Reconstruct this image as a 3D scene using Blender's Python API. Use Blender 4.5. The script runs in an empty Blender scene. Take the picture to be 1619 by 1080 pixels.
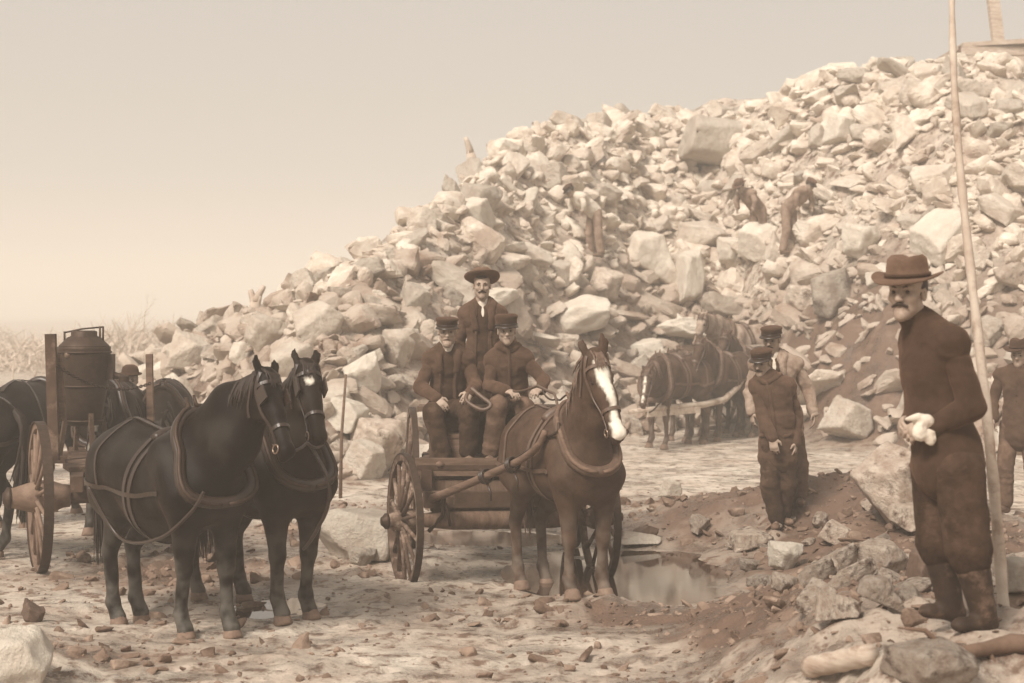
import bpy, math, random
import numpy as np
from mathutils import Vector, Matrix
from mathutils.bvhtree import BVHTree

random.seed(7)
RNG = np.random.RandomState(11)
SC = bpy.context.scene
COL = SC.collection
R = math.radians

# ---------------------------------------------------------------- camera, sky, sun
F = 2600.0            # focal length in photograph pixels
CH = 2.2              # camera height
cam = bpy.data.cameras.new("camera")
cam.sensor_width = 36.0
cam.lens = 36.0 * F / 1619.0
cam.shift_y = -50.0 / 1619.0
cam.clip_start = 0.1
cam.clip_end = 2000
cam.dof.use_dof = True
cam.dof.focus_distance = 13.0
cam.dof.aperture_fstop = 2.8
camo = bpy.data.objects.new("camera", cam)
camo.location = (0, 0, CH)
camo.rotation_euler = (R(90), 0, 0)
COL.objects.link(camo)
SC.camera = camo

SUN_EL, SUN_AZ = 46.0, -146.0     # azimuth measured from +Y clockwise
W = bpy.data.worlds.new("World")
SC.world = W
W.use_nodes = True
nt = W.node_tree
nt.nodes.clear()
sky = nt.nodes.new("ShaderNodeTexSky")
sky.sky_type = 'NISHITA'
sky.sun_disc = False
sky.sun_elevation = R(SUN_EL)
sky.sun_rotation = R(SUN_AZ)
sky.dust_density = 6.0
bw = nt.nodes.new("ShaderNodeRGBToBW")
flat = nt.nodes.new("ShaderNodeMix"); flat.data_type = 'FLOAT'
flat.inputs[0].default_value = 0.80
flat.inputs[3].default_value = 6.2
mul = nt.nodes.new("ShaderNodeVectorMath"); mul.operation = 'SCALE'
mul.inputs[0].default_value = (1.0, 0.94, 0.865)
bg = nt.nodes.new("ShaderNodeBackground")
bg.inputs[1].default_value = 0.094
wo = nt.nodes.new("ShaderNodeOutputWorld")
nt.links.new(sky.outputs[0], bw.inputs[0])
nt.links.new(bw.outputs[0], flat.inputs[2])
nt.links.new(flat.outputs[0], mul.inputs['Scale'])
nt.links.new(mul.outputs[0], bg.inputs[0])
nt.links.new(bg.outputs[0], wo.inputs[0])

sun = bpy.data.lights.new("sun", 'SUN')
sun.energy = 4.3
sun.angle = R(16)
sun.color = (1.0, 0.925, 0.825)
suno = bpy.data.objects.new("sun", sun)
az, el = R(SUN_AZ), R(SUN_EL)
sd = Vector((math.sin(az) * math.cos(el), math.cos(az) * math.cos(el), math.sin(el)))
suno.rotation_euler = sd.to_track_quat('Z', 'Y').to_euler()
COL.objects.link(suno)

SC.view_settings.view_transform = 'Standard'
SC.view_settings.look = 'None'
SC.view_settings.exposure = 0.17
SC.view_settings.gamma = 1.0
SC.render.engine = 'CYCLES'
SC.cycles.volume_bounces = 1
SC.cycles.max_bounces = 6

HAZE_DENS = 0.0054
HAZE_COL = (0.99, 0.94, 0.87)

# ---------------------------------------------------------------- small maths
def V(*a):
    return np.array(a if len(a) > 1 else a[0], dtype=float)

def nrm(v):
    v = np.asarray(v, float)
    return v / (np.linalg.norm(v) + 1e-12)

def P(px, py, Y):
    return V((px - 809.5) / F * Y, Y, CH - (py - 490.0) / F * Y)

TAB = np.random.RandomState(3).rand(32, 32, 32).astype(np.float32)

def vnoise(x, y, z):
    x, y, z = np.broadcast_arrays(x, y, z)
    xi = np.floor(x).astype(int); yi = np.floor(y).astype(int); zi = np.floor(z).astype(int)
    fx = x - xi; fy = y - yi; fz = z - zi
    fx = fx * fx * (3 - 2 * fx); fy = fy * fy * (3 - 2 * fy); fz = fz * fz * (3 - 2 * fz)
    x0 = xi & 31; x1 = (xi + 1) & 31; y0 = yi & 31; y1 = (yi + 1) & 31; z0 = zi & 31; z1 = (zi + 1) & 31
    a = TAB[x0, y0, z0] * (1 - fx) + TAB[x1, y0, z0] * fx
    b = TAB[x0, y1, z0] * (1 - fx) + TAB[x1, y1, z0] * fx
    c = TAB[x0, y0, z1] * (1 - fx) + TAB[x1, y0, z1] * fx
    d = TAB[x0, y1, z1] * (1 - fx) + TAB[x1, y1, z1] * fx
    return ((a * (1 - fy) + b * fy) * (1 - fz) + (c * (1 - fy) + d * fy) * fz) * 2 - 1

def fbm(x, y, z, o=3):
    s = 0; a = 1.0; t = 0
    for i in range(o):
        s = s + a * vnoise(x + 7.3 * i, y + 3.1 * i, z + 5.7 * i); t += a
        a *= 0.5; x = x * 2.03; y = y * 2.03; z = z * 2.03
    return s / t

def sstep(a, b, x):
    t = np.clip((x - a) / (b - a), 0, 1)
    return t * t * (3 - 2 * t)

# ---------------------------------------------------------------- materials
def sep(r):
    k = min(1.0, max(0.0, r / 0.7)) ** 0.9
    return (r, r * (0.52 + 0.39 * k), r * (0.31 + 0.47 * k), 1.0)

MATS = {}
def mat(name, r, rough=0.8, var=0.25, scale=6.0, bump=0.3, bscale=30.0, bdist=0.01,
        spec=0.3, objvar=0.0, stretch=(1, 1, 1), sheen=0.0, metal=0.0, patch=None, attr=None, detail=6):
    if name in MATS:
        return MATS[name]
    m = bpy.data.materials.new(name)
    m.use_nodes = True
    t = m.node_tree
    b = t.nodes["Principled BSDF"]
    b.inputs["Roughness"].default_value = rough
    b.inputs["Specular IOR Level"].default_value = spec
    b.inputs["Metallic"].default_value = metal
    if sheen:
        b.inputs["Sheen Weight"].default_value = sheen
        b.inputs["Sheen Tint"].default_value = (.8, .45, .3, 1)
    tc = t.nodes.new("ShaderNodeTexCoord")
    mp = t.nodes.new("ShaderNodeMapping")
    mp.inputs["Scale"].default_value = stretch
    t.links.new(tc.outputs["Object"], mp.inputs[0])
    n = t.nodes.new("ShaderNodeTexNoise")
    n.inputs["Scale"].default_value = scale
    n.inputs["Detail"].default_value = detail
    n.inputs["Roughness"].default_value = 0.65
    t.links.new(mp.outputs[0], n.inputs[0])
    rp = t.nodes.new("ShaderNodeValToRGB")
    rp.color_ramp.elements[0].position = 0.3
    rp.color_ramp.elements[0].color = sep(r * (1 - var))
    rp.color_ramp.elements[1].position = 0.7
    rp.color_ramp.elements[1].color = sep(min(.85, r * (1 + var)))
    t.links.new(n.outputs[0], rp.inputs[0])
    out = rp.outputs[0]
    if patch:                      # (value, scale, threshold, softness): stains with their own colour
        pv, ps, pt, pw = patch
        n2 = t.nodes.new("ShaderNodeTexNoise")
        n2.inputs["Scale"].default_value = ps
        n2.inputs["Detail"].default_value = 8
        n2.inputs["Roughness"].default_value = 0.7
        t.links.new(mp.outputs[0], n2.inputs[0])
        mr = t.nodes.new("ShaderNodeMapRange")
        mr.inputs[1].default_value = pt - pw
        mr.inputs[2].default_value = pt + pw
        t.links.new(n2.outputs[0], mr.inputs[0])
        mx = t.nodes.new("ShaderNodeMix"); mx.data_type = 'RGBA'
        t.links.new(mr.outputs[0], mx.inputs[0])
        t.links.new(out, mx.inputs[6])
        mx.inputs[7].default_value = sep(pv)
        out = mx.outputs[2]
    if attr:                       # vertex attribute mixing towards a second colour (markings, soil)
        an = t.nodes.new("ShaderNodeAttribute"); an.attribute_name = attr[0]
        mx = t.nodes.new("ShaderNodeMix"); mx.data_type = 'RGBA'
        t.links.new(an.outputs["Fac"], mx.inputs[0])
        t.links.new(out, mx.inputs[6])
        mx.inputs[7].default_value = sep(attr[1])
        out = mx.outputs[2]
    if objvar:
        oi = t.nodes.new("ShaderNodeObjectInfo")
        mr = t.nodes.new("ShaderNodeMapRange")
        mr.inputs[3].default_value = 1 - objvar
        mr.inputs[4].default_value = 1 + objvar
        t.links.new(oi.outputs["Random"], mr.inputs[0])
        vm = t.nodes.new("ShaderNodeVectorMath"); vm.operation = 'SCALE'
        t.links.new(out, vm.inputs[0]); t.links.new(mr.outputs[0], vm.inputs['Scale'])
        out = vm.outputs[0]
    t.links.new(out, b.inputs["Base Color"])
    if bump:
        n3 = t.nodes.new("ShaderNodeTexNoise")
        n3.inputs["Scale"].default_value = bscale
        n3.inputs["Detail"].default_value = 8
        n3.inputs["Roughness"].default_value = 0.7
        t.links.new(mp.outputs[0], n3.inputs[0])
        bp = t.nodes.new("ShaderNodeBump")
        bp.inputs["Strength"].default_value = bump
        bp.inputs["Distance"].default_value = bdist
        t.links.new(n3.outputs[0], bp.inputs["Height"])
        t.links.new(bp.outputs[0], b.inputs["Normal"])
    MATS[name] = m
    return m

M_ROCK = mat("pale_quarry_stone", .58, .9, .20, 1.8, .8, 6, .12, .2, objvar=.2, patch=(.42, 1.6, .62, .08))
M_ROCKB = mat("brown_stained_stone", .50, .9, .35, 2.2, .8, 7, .10, .2, objvar=.3, patch=(.13, 1.8, .58, .07))
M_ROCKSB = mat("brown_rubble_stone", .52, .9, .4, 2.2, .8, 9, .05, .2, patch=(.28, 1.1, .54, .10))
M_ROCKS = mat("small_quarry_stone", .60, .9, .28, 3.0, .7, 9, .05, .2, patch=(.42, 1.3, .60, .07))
M_ROCKN = mat("near_quarry_stone", .44, .85, .35, 4.5, .9, 14, .05, .3, objvar=.25, patch=(.10, 3.2, .58, .06))
M_ROCKP = mat("bright_cut_stone", .66, .9, .12, 2.5, .8, 7, .08, .2, objvar=.08)
M_ROCKD = mat("dark_wet_stone", .13, .55, .3, 5, .6, 20, .02, .5)
M_SKIN = mat("weathered_skin", .38, .6, .14, 22, .15, 90, .002, .35, attr=("flush_socket_shade", .12))
M_SKIND = mat("sunburnt_skin", .36, .6, .14, 22, .15, 90, .002, .35, attr=("flush_socket_shade", .09))
M_HAIR = mat("dark_hair", .035, .6, .4, 60, .6, 140, .004, .4)
M_GREY = mat("grey_hair", .36, .7, .3, 60, .6, 140, .004, .3)
M_EYE = mat("dark_eye", .02, .2, .1, 10, 0, spec=.5)
M_WOOLD = mat("dark_wool", .052, .95, .3, 9, .5, 34, .008, .15, sheen=.15)
M_WOOLM = mat("brown_wool", .080, .95, .35, 9, .6, 30, .010, .15, sheen=.2)
M_WOOLL = mat("pale_canvas_jacket", .33, .95, .35, 7, .75, 24, .016, .15, patch=(.14, 5, .62, .08))
M_TROU = mat("worn_trouser_cloth", .058, .95, .5, 9, .8, 22, .018, .15, patch=(.14, 4, .62, .1))
M_TROUL = mat("dusty_trouser_cloth", .15, .95, .3, 9, .8, 22, .018, .15, patch=(.07, 4, .60, .1))
M_SHIRT = mat("light_shirt_cloth", .62, .9, .12, 12, .3, 90, .003, .15)
M_RAG = mat("white_cotton_rag", .78, .9, .06, 12, .3, 60, .004, .15)
M_FELT = mat("dark_felt", .055, .95, .25, 12, .4, 120, .003, .15, sheen=.2)
M_FELTL = mat("dusty_felt", .12, .95, .3, 9, .4, 120, .003, .15, sheen=.2)
M_BOOTD = mat("dark_boot_leather", .04, .7, .4, 10, .4, 60, .003, .25, patch=(.16, 7, .60, .08))
M_BOOT = mat("muddy_boot_leather", .14, .7, .4, 14, .4, 60, .003, .3, patch=(.26, 9, .58, .08))
M_LEATH = mat("harness_leather", .032, .38, .3, 30, .3, 90, .002, .5)
M_LEATHW = mat("worn_light_leather", .11, .5, .3, 30, .3, 90, .002, .5)
M_METAL = mat("dull_iron", .055, .6, .4, 20, .3, 60, .002, .5, metal=.5, patch=(.05, 12, .55, .1))
M_BRASS = mat("polished_brass", .30, .3, .2, 20, .1, 60, .002, .6, metal=.8)
M_WOOD = mat("weathered_wood", .16, .85, .35, 3, .5, 12, .008, .25, stretch=(1, 1, 6), patch=(.10, 4, .58, .08))
M_WOODX = mat("weathered_beam", .15, .85, .35, 3, .5, 12, .008, .25, stretch=(6, 6, 1), patch=(.09, 4, .58, .08))
M_WOODD = mat("muddy_dark_wood", .075, .85, .4, 6, .5, 25, .006, .25, patch=(.22, 5, .60, .07))
M_WOODL = mat("pale_pole_wood", .50, .8, .22, 5, .4, 20, .005, .25, patch=(.28, 7, .6, .08))
M_WHEEL = mat("muddy_wheel_wood", .095, .8, .35, 7, .4, 40, .005, .3, patch=(.34, 6, .57, .08))
M_WHEELL = mat("pale_wheel_wood", .20, .8, .3, 7, .4, 40, .005, .3, patch=(.12, 6, .58, .08))
M_WOODP = mat("pale_log_hazed_shed_wood", .48, .85, .25, 3, .5, 12, .008, .25, stretch=(1, 1, 6), patch=(.30, 4, .58, .08))  # pale tone paints haze onto shed and mast; the log's wood is simply pale
M_BRUSH = mat("haze_paled_brush", .52, .95, .2, 3, 0)  # lightened so that distance haze is put into the twig colour
M_FADE = mat("haze_faded_cloth", .27, .95, .3, 9, .5, 30, .01, .1)  # slope workers' clothes lightened, distance haze put into their colour
M_BARK = mat("grey_bark", .16, .9, .3, 8, .6, 40, .01, .2)
M_STRIPE = mat("striped_blanket", .5, .95, .1, 10, .3, 90, .003, .1)

# horse coats: attribute "white" marks blaze, star and socks
def coat(name, r, sheen=.04, rough=.62):
    return mat(name, r, rough, .45, 7, .6, 60, .006, .10, sheen=sheen, stretch=(1, 1, 1), attr=("white", .78))
M_H1 = coat("near_black_coat", .005, rough=.48)
M_H2 = coat("dark_bay_coat", .012, rough=.52)
M_H3 = coat("brown_roan_coat", .066)
M_H4 = coat("dusty_brown_coat", .068)
M_H5 = coat("pale_grey_coat", .34)
M_MANE = mat("dark_horse_hair", .024, .6, .4, 40, 0, spec=.4)
M_MANE3 = mat("brown_horse_hair", .13, .6, .4, 40, 0, spec=.4)
M_HOOF = mat("muddy_hoof", .20, .7, .3, 20, .4, 60, .003, .3)

# ---------------------------------------------------------------- objects
def put(o, parent=None):
    COL.objects.link(o)
    if parent is not None:
        o.parent = parent
    return o

def mesh_obj(name, v, f, m, parent=None, smooth=True, attrs=None):
    me = bpy.data.meshes.new(name)
    v = np.asarray(v, dtype=np.float32)
    if isinstance(f, np.ndarray) and f.ndim == 2:
        k = f.shape[1]
        me.vertices.add(len(v)); me.vertices.foreach_set("co", v.ravel())
        me.loops.add(f.size); me.loops.foreach_set("vertex_index", f.astype(np.int32).ravel())
        me.polygons.add(len(f))
        me.polygons.foreach_set("loop_start", np.arange(0, f.size, k, dtype=np.int32))
        me.polygons.foreach_set("loop_total", np.full(len(f), k, dtype=np.int32))
        me.update(calc_edges=True)
    else:
        me.from_pydata([tuple(map(float, p)) for p in v], [], [tuple(map(int, q)) for q in f])
        me.update()
    me.polygons.foreach_set("use_smooth", np.full(len(me.polygons), smooth, dtype=bool))
    if attrs:
        for k, a in attrs.items():
            at = me.attributes.new(k, 'FLOAT', 'POINT')
            at.data.foreach_set("value", np.asarray(a, dtype=np.float32))
    me.materials.append(m)
    o = bpy.data.objects.new(name, me)
    return put(o, parent)

def tag(o, label, cat, group=None, kind=None):
    o["label"] = label
    if cat: o["category"] = cat
    if group: o["group"] = group
    if kind: o["kind"] = kind
    return o

def thing(name, label, cat, loc=(0, 0, 0), rz=0.0, group=None):
    o = bpy.data.objects.new(name, None)
    o.empty_display_size = .2
    o.location = tuple(float(c) for c in loc); o.rotation_euler = (0, 0, rz)
    put(o)
    return tag(o, label, cat, group)

class MB:
    """collects simple solids into one mesh"""
    def __init__(s): s.v = []; s.f = []
    def add(s, v, f):
        n = len(s.v); s.v += [tuple(map(float, p)) for p in v]; s.f += [tuple(i + n for i in q) for q in f]
        return s
    def box(s, c, size, ax=None):
        c = V(c); h = V(size) / 2
        A = np.eye(3) if ax is None else np.array(ax, float)
        b = min(h) * .12
        vs = []; 
        for z in (-1, 1):
            for (x, y) in ((-1, -1), (1, -1), (1, 1), (-1, 1)):
                vs.append(c + A[0] * x * h[0] + A[1] * y * h[1] + A[2] * z * h[2])
        return s.add(vs, [(3, 2, 1, 0), (4, 5, 6, 7), (0, 1, 5, 4), (1, 2, 6, 5), (2, 3, 7, 6), (3, 0, 4, 7)])
    def beam(s, a, b, w, t, up=(0, 0, 1)):
        a = V(a); b = V(b); d = nrm(b - a); sx = nrm(np.cross(d, V(up))); u = np.cross(sx, d)
        return s.box((a + b) / 2, (np.linalg.norm(b - a), w, t), (d, sx, u))
    def tube(s, pts, rad, seg=10, closed=False, flat=None, cap=True):
        pts = [V(p) for p in pts]; n = len(pts)
        if not hasattr(rad, '__len__'): rad = [rad] * n
        vs = []; ref = None
        for i in range(n):
            if closed: d = nrm(pts[(i + 1) % n] - pts[i - 1])
            else: d = nrm(pts[min(i + 1, n - 1)] - pts[max(i - 1, 0)])
            if ref is None:
                ref = V(0, 0, 1) if abs(d[2]) < .9 else V(1, 0, 0)
            sx = nrm(np.cross(d, ref)); u = np.cross(sx, d); ref = u
            for k in range(seg):
                a = 2 * math.pi * k / seg
                vs.append(pts[i] + (sx * math.cos(a) + u * math.sin(a)) * rad[i])
        fs = []
        for i in range(n if closed else n - 1):
            j = (i + 1) % n
            for k in range(seg):
                l = (k + 1) % seg
                fs.append((i * seg + k, i * seg + l, j * seg + l, j * seg + k))
        if cap and not closed:
            fs.append(tuple(range(seg))[::-1]); fs.append(tuple((n - 1) * seg + k for k in range(seg)))
        return s.add(vs, fs)
    def lathe(s, c, ax, prof, seg=28, ang=0.0):
        """prof: list (radius, height along ax)"""
        c = V(c); w = nrm(ax); u = nrm(np.cross(w, V(0, 0, 1) if abs(w[2]) < .9 else V(1, 0, 0))); v2 = np.cross(w, u)
        vs = []
        for (r, h) in prof:
            for k in range(seg):
                a = 2 * math.pi * k / seg
                vs.append(c + w * h + (u * math.cos(a) + v2 * math.sin(a)) * r)
        fs = []
        for i in range(len(prof) - 1):
            for k in range(seg):
                l = (k + 1) % seg
                fs.append((i * seg + k, i * seg + l, (i + 1) * seg + l, (i + 1) * seg + k))
        fs.append(tuple(range(seg))[::-1]); fs.append(tuple((len(prof) - 1) * seg + k for k in range(seg)))
        return s.add(vs, fs)
    def build(s, name, m, parent=None, smooth=False):
        return mesh_obj(name, s.v, s.f, m, parent, smooth)

# ---------------------------------------------------------------- implicit surfaces
def cone(a, b, ra, rb, k=.03, n=None, f=1.0, op='+'):
    return ['c', V(a), V(b), ra, rb, k, None if n is None else nrm(n), f, op]
def ell(c, r, k=.03, ax=None, op='+'):
    return ['e', V(c), V(r) if hasattr(r, '__len__') else V(r, r, r), k, np.eye(3) if ax is None else np.array(ax), op]

def surf_nets(f, lo, h):
    s = f < 0
    nx, ny, nz = f.shape
    c = np.zeros((nx - 1, ny - 1, nz - 1), np.int8)
    for i in (0, 1):
        for j in (0, 1):
            for k in (0, 1):
                c += s[i:nx - 1 + i, j:ny - 1 + j, k:nz - 1 + k]
    m = (c > 0) & (c < 8)
    I, J, K = np.nonzero(m)
    idx = np.full(m.shape, -1, np.int64); idx[I, J, K] = np.arange(len(I))
    acc = np.zeros((len(I), 3)); cnt = np.zeros(len(I))
    for ax in range(3):
        o1, o2 = [a for a in range(3) if a != ax]
        for p in (0, 1):
            for q in (0, 1):
                A = [0, 0, 0]; A[o1] = p; A[o2] = q; B = list(A); B[ax] = 1
                fa = f[I + A[0], J + A[1], K + A[2]]; fb = f[I + B[0], J + B[1], K + B[2]]
                x = (fa < 0) != (fb < 0)
                t = np.where(x, fa / np.where(fa == fb, 1, fa - fb), 0)
                pos = np.tile(np.array(A, float), (len(I), 1)); pos[:, ax] += t
                acc += pos * x[:, None]; cnt += x
    v = lo + h * (np.stack([I, J, K], 1) + acc / cnt[:, None])
    fs = []
    a, b = s[:-1, 1:-1, 1:-1], s[1:, 1:-1, 1:-1]
    i, j, k = np.nonzero(a != b); fl = a[i, j, k]; j = j + 1; k = k + 1
    q = np.stack([idx[i, j - 1, k - 1], idx[i, j, k - 1], idx[i, j, k], idx[i, j - 1, k]], 1)
    q[~fl] = q[~fl][:, ::-1]; fs.append(q)
    a, b = s[1:-1, :-1, 1:-1], s[1:-1, 1:, 1:-1]
    i, j, k = np.nonzero(a != b); fl = a[i, j, k]; i = i + 1; k = k + 1
    q = np.stack([idx[i - 1, j, k - 1], idx[i - 1, j, k], idx[i, j, k], idx[i, j, k - 1]], 1)
    q[~fl] = q[~fl][:, ::-1]; fs.append(q)
    a, b = s[1:-1, 1:-1, :-1], s[1:-1, 1:-1, 1:]
    i, j, k = np.nonzero(a != b); fl = a[i, j, k]; i = i + 1; j = j + 1
    q = np.stack([idx[i - 1, j - 1, k], idx[i, j - 1, k], idx[i, j, k], idx[i - 1, j, k]], 1)
    q[~fl] = q[~fl][:, ::-1]; fs.append(q)
    return v, np.concatenate(fs)

def sdf(prims, h, disp=None):
    los = []; his = []
    for p in prims:
        if p[0] == 'c':
            r = max(p[3], p[4]); l = np.minimum(p[1], p[2]) - r; u = np.maximum(p[1], p[2]) + r
        else:
            e = np.abs(p[4].T) @ p[2]; l = p[1] - e; u = p[1] + e
        los.append(l); his.append(u)
    add = [i for i, p in enumerate(prims) if p[-1] == '+']
    lo = np.min([los[i] for i in add], 0) - 3 * h - .02; hi = np.max([his[i] for i in add], 0) + 3 * h + .02
    n = np.ceil((hi - lo) / h).astype(int) + 1
    f = np.full(n, 9.0, np.float32)
    for p, l, u in zip(prims, los, his):
        k = p[5] if p[0] == 'c' else p[3]
        pad = k + 3 * h + .03
        a = np.clip(np.floor((l - pad - lo) / h).astype(int), 0, n); b = np.clip(np.ceil((u + pad - lo) / h).astype(int), 0, n)
        if np.any(b <= a): continue
        X = (lo[0] + h * np.arange(a[0], b[0]))[:, None, None].astype(np.float32)
        Y = (lo[1] + h * np.arange(a[1], b[1]))[None, :, None].astype(np.float32)
        Z = (lo[2] + h * np.arange(a[2], b[2]))[None, None, :].astype(np.float32)
        if p[0] == 'c':
            A, B, ra, rb, k, nn, ff, op = p[1:]
            ba = B - A; L = float(ba @ ba) + 1e-9
            qx, qy, qz = X - A[0], Y - A[1], Z - A[2]
            t = np.clip((qx * ba[0] + qy * ba[1] + qz * ba[2]) / L, 0, 1)
            qx = qx - ba[0] * t; qy = qy - ba[1] * t; qz = qz - ba[2] * t
            if nn is not None:
                dn = (qx * nn[0] + qy * nn[1] + qz * nn[2]) * (ff - 1)
                qx = qx + nn[0] * dn; qy = qy + nn[1] * dn; qz = qz + nn[2] * dn
            d = np.sqrt(qx * qx + qy * qy + qz * qz) - (ra + (rb - ra) * t)
            if nn is not None and ff > 1: d = d / (1 + (ff - 1) * .35)
        else:
            C, rr, k, A, op = p[1:]
            qx, qy, qz = X - C[0], Y - C[1], Z - C[2]
            l0 = (qx * A[0][0] + qy * A[0][1] + qz * A[0][2]) / rr[0]
            l1 = (qx * A[1][0] + qy * A[1][1] + qz * A[1][2]) / rr[1]
            l2 = (qx * A[2][0] + qy * A[2][1] + qz * A[2][2]) / rr[2]
            k0 = np.sqrt(l0 * l0 + l1 * l1 + l2 * l2) + 1e-6
            k1 = np.sqrt((l0 / rr[0]) ** 2 + (l1 / rr[1]) ** 2 + (l2 / rr[2]) ** 2) + 1e-6
            d = k0 * (k0 - 1) / k1
        g = f[a[0]:b[0], a[1]:b[1], a[2]:b[2]]
        if op == '+':
            hh = np.maximum(k - np.abs(g - d), 0) / k
            g[:] = np.minimum(g, d) - hh * hh * k * .25
        else:
            hh = np.maximum(k - np.abs(g + d), 0) / k
            g[:] = np.maximum(g, -d) + hh * hh * k * .25
    if disp is not None:
        X = (lo[0] + h * np.arange(n[0]))[:, None, None]; Y = (lo[1] + h * np.arange(n[1]))[None, :, None]; Z = (lo[2] + h * np.arange(n[2]))[None, None, :]
        near = np.abs(f) < .06
        if near.any():
            X, Y, Z = np.broadcast_arrays(X, Y, Z)
            f[near] += disp(X[near], Y[near], Z[near])
    return surf_nets(f, lo, h)

def sdf_obj(name, prims, h, m, parent, disp=None, attrs=None):
    v, q = sdf(prims, h, disp)
    at = {k: fn(v) for k, fn in attrs.items()} if attrs else None
    return mesh_obj(name, v, q, m, parent, True, at)

# ---------------------------------------------------------------- terrain
RX = [-60, -14, -9.5, -7.5, -6.3, -5.3, -4.2, -2.7, -1.5, -.6, 1.5, 4.2, 7, 11, 20, 60]
RZ = [0, 0, .0, .6, 1.25, 1.9, 2.2, 2.95, 4.1, 5.2, 6.4, 7.3, 7.4, 7.2, 7.2, 7]
TX = [-60, -12, -9, -5, -2.5, -1, 0.6, 3, 4.6, 5.2, 6.2, 8.0, 10, 12, 16, 60]
TY = [45, 34, 29, 25, 20.3, 22.5, 27, 30.2, 29.6, 27.0, 25.6, 24.5, 23.5, 22.5, 20, 18]
RXA = np.linspace(-60, 60, 1201); 
def _smooth(a, w=9):
    k = np.hanning(w + 2)[1:-1]; k /= k.sum()
    return np.convolve(np.pad(a, w // 2, mode='edge'), k, 'valid')
RZA = _smooth(np.interp(RXA, RX, RZ)); TYA = _smooth(np.interp(RXA, TX, TY))

def gs(x, y, cx, cy, rx, ry, p=1.0):
    return np.exp(-(((x - cx) / rx) ** 2 + ((y - cy) / ry) ** 2) ** p)

def H(x, y):
    x = np.asarray(x, float); y = np.asarray(y, float)
    rid = np.interp(x, RXA, RZA); toe = np.interp(x, RXA, TYA)
    s = (y - toe) * (.70 + .12 * np.sin(x * .9))
    s = np.maximum(s, 0) + .12 * np.exp(-np.abs(s) * 2)
    h = -np.log(np.exp(-s * 2.2) + np.exp(-rid * 2.2)) / 2.2
    h = np.maximum(h, 0)
    h = h * (1 + .05 * fbm(x * .5, y * .5, 1.5, 2)) 
    rough = sstep(.15, .6, h)
    h = h + rough * .22 * fbm(x * .9, y * .9, 4.2, 3)
    # steep earth cut on the right
    cut = gs(x, y, 6.0, 28.0, 1.0, 1.5, 1.5)
    h = h + cut * (.75 + .5 * fbm(x * 1.6, y * 1.6, 3.9, 4))
    # mud ground
    near = 1 - sstep(40, 60, y)
    h = h + near * (.030 * fbm(x * .7, y * .7, 2.2, 3) + .011 * fbm(x * 4.5, y * 4.5, 8.1, 4))
    clod = np.maximum(fbm(x * 3.1, y * 3.1, 3.3, 4) - .12, 0)
    h = h + clod * (.05 + .10 * soil(x, y)) * (1 - sstep(20, 32, y))
    # dirt mound under the two standing men
    mnd = .34 * gs(x, y, 2.75, 16.3, 1.5, .95, 1.4) + .22 * gs(x, y, 3.6, 15.0, 1.1, 1.3, 1.3) + .10 * gs(x, y, 1.6, 17.4, 1.6, .9)
    # right rubble bank
    e = 1.15 + .10 * (y - 8) + .10 * np.sin(y * 2.1)
    bank = .63 * sstep(e - .45, e + .75, x) * (1 - sstep(8.6, 13.5, y) * .72) * sstep(6.0, 7.6, y) * (1 - sstep(14.5, 18.5, y))
    lump = (mnd + bank)
    h = h + lump * (1 + .35 * fbm(x * 2.2, y * 2.2, 9.4, 3)) + np.minimum(lump * 4, 1) * .060 * fbm(x * 7, y * 7, 6.4, 4)
    # puddles and ruts
    h = h - .13 * gs(x, y, 1.5, 13.9, 1.35, 1.5, 1.15) * (1 + .5 * fbm(x * 2.3, y * 2.3, 6.6, 3))
    h = h - .12 * gs(x, y, -.15, 16.3, 1.1, .75, 1.5)
    h = h - .055 * gs(x, y, -1.75, 12.3, .45, .6, 1.6)
    h = h - .05 * gs(x, y, 2.6, 12.95, .6, .35, 1.3)
    h = h - .10 * gs(x, y, -.1, 13.85, 1.25, .35, 1.5)
    h = h - .08 * gs(x, y, -2.8, 11.95, .5, .35, 1.3) + .045 * gs(x, y, .5, 12.3, .6, .4, 1.3)
    for k, (c, w) in enumerate(((-1.35, .12), (-.1, .1), (-2.5, .1))):
        cx = c + .05 * np.sin(y * .8 + k) + .02 * (y - 8)
        h = h - .032 * np.exp(-((x - cx - .05 * fbm(x * 0, y * .9, 1.0 + k, 2)) / (w * .9)) ** 2) * (.6 + .6 * fbm(x, y * 1.5, 2.0, 2)) * (1 - sstep(12.5, 13.6, y)) * .8
    # pale bank at the lower left corner
    h = h + .12 * gs(x, y, -3.3, 10.0, .7, .8, 1.4)
    return h

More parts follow.
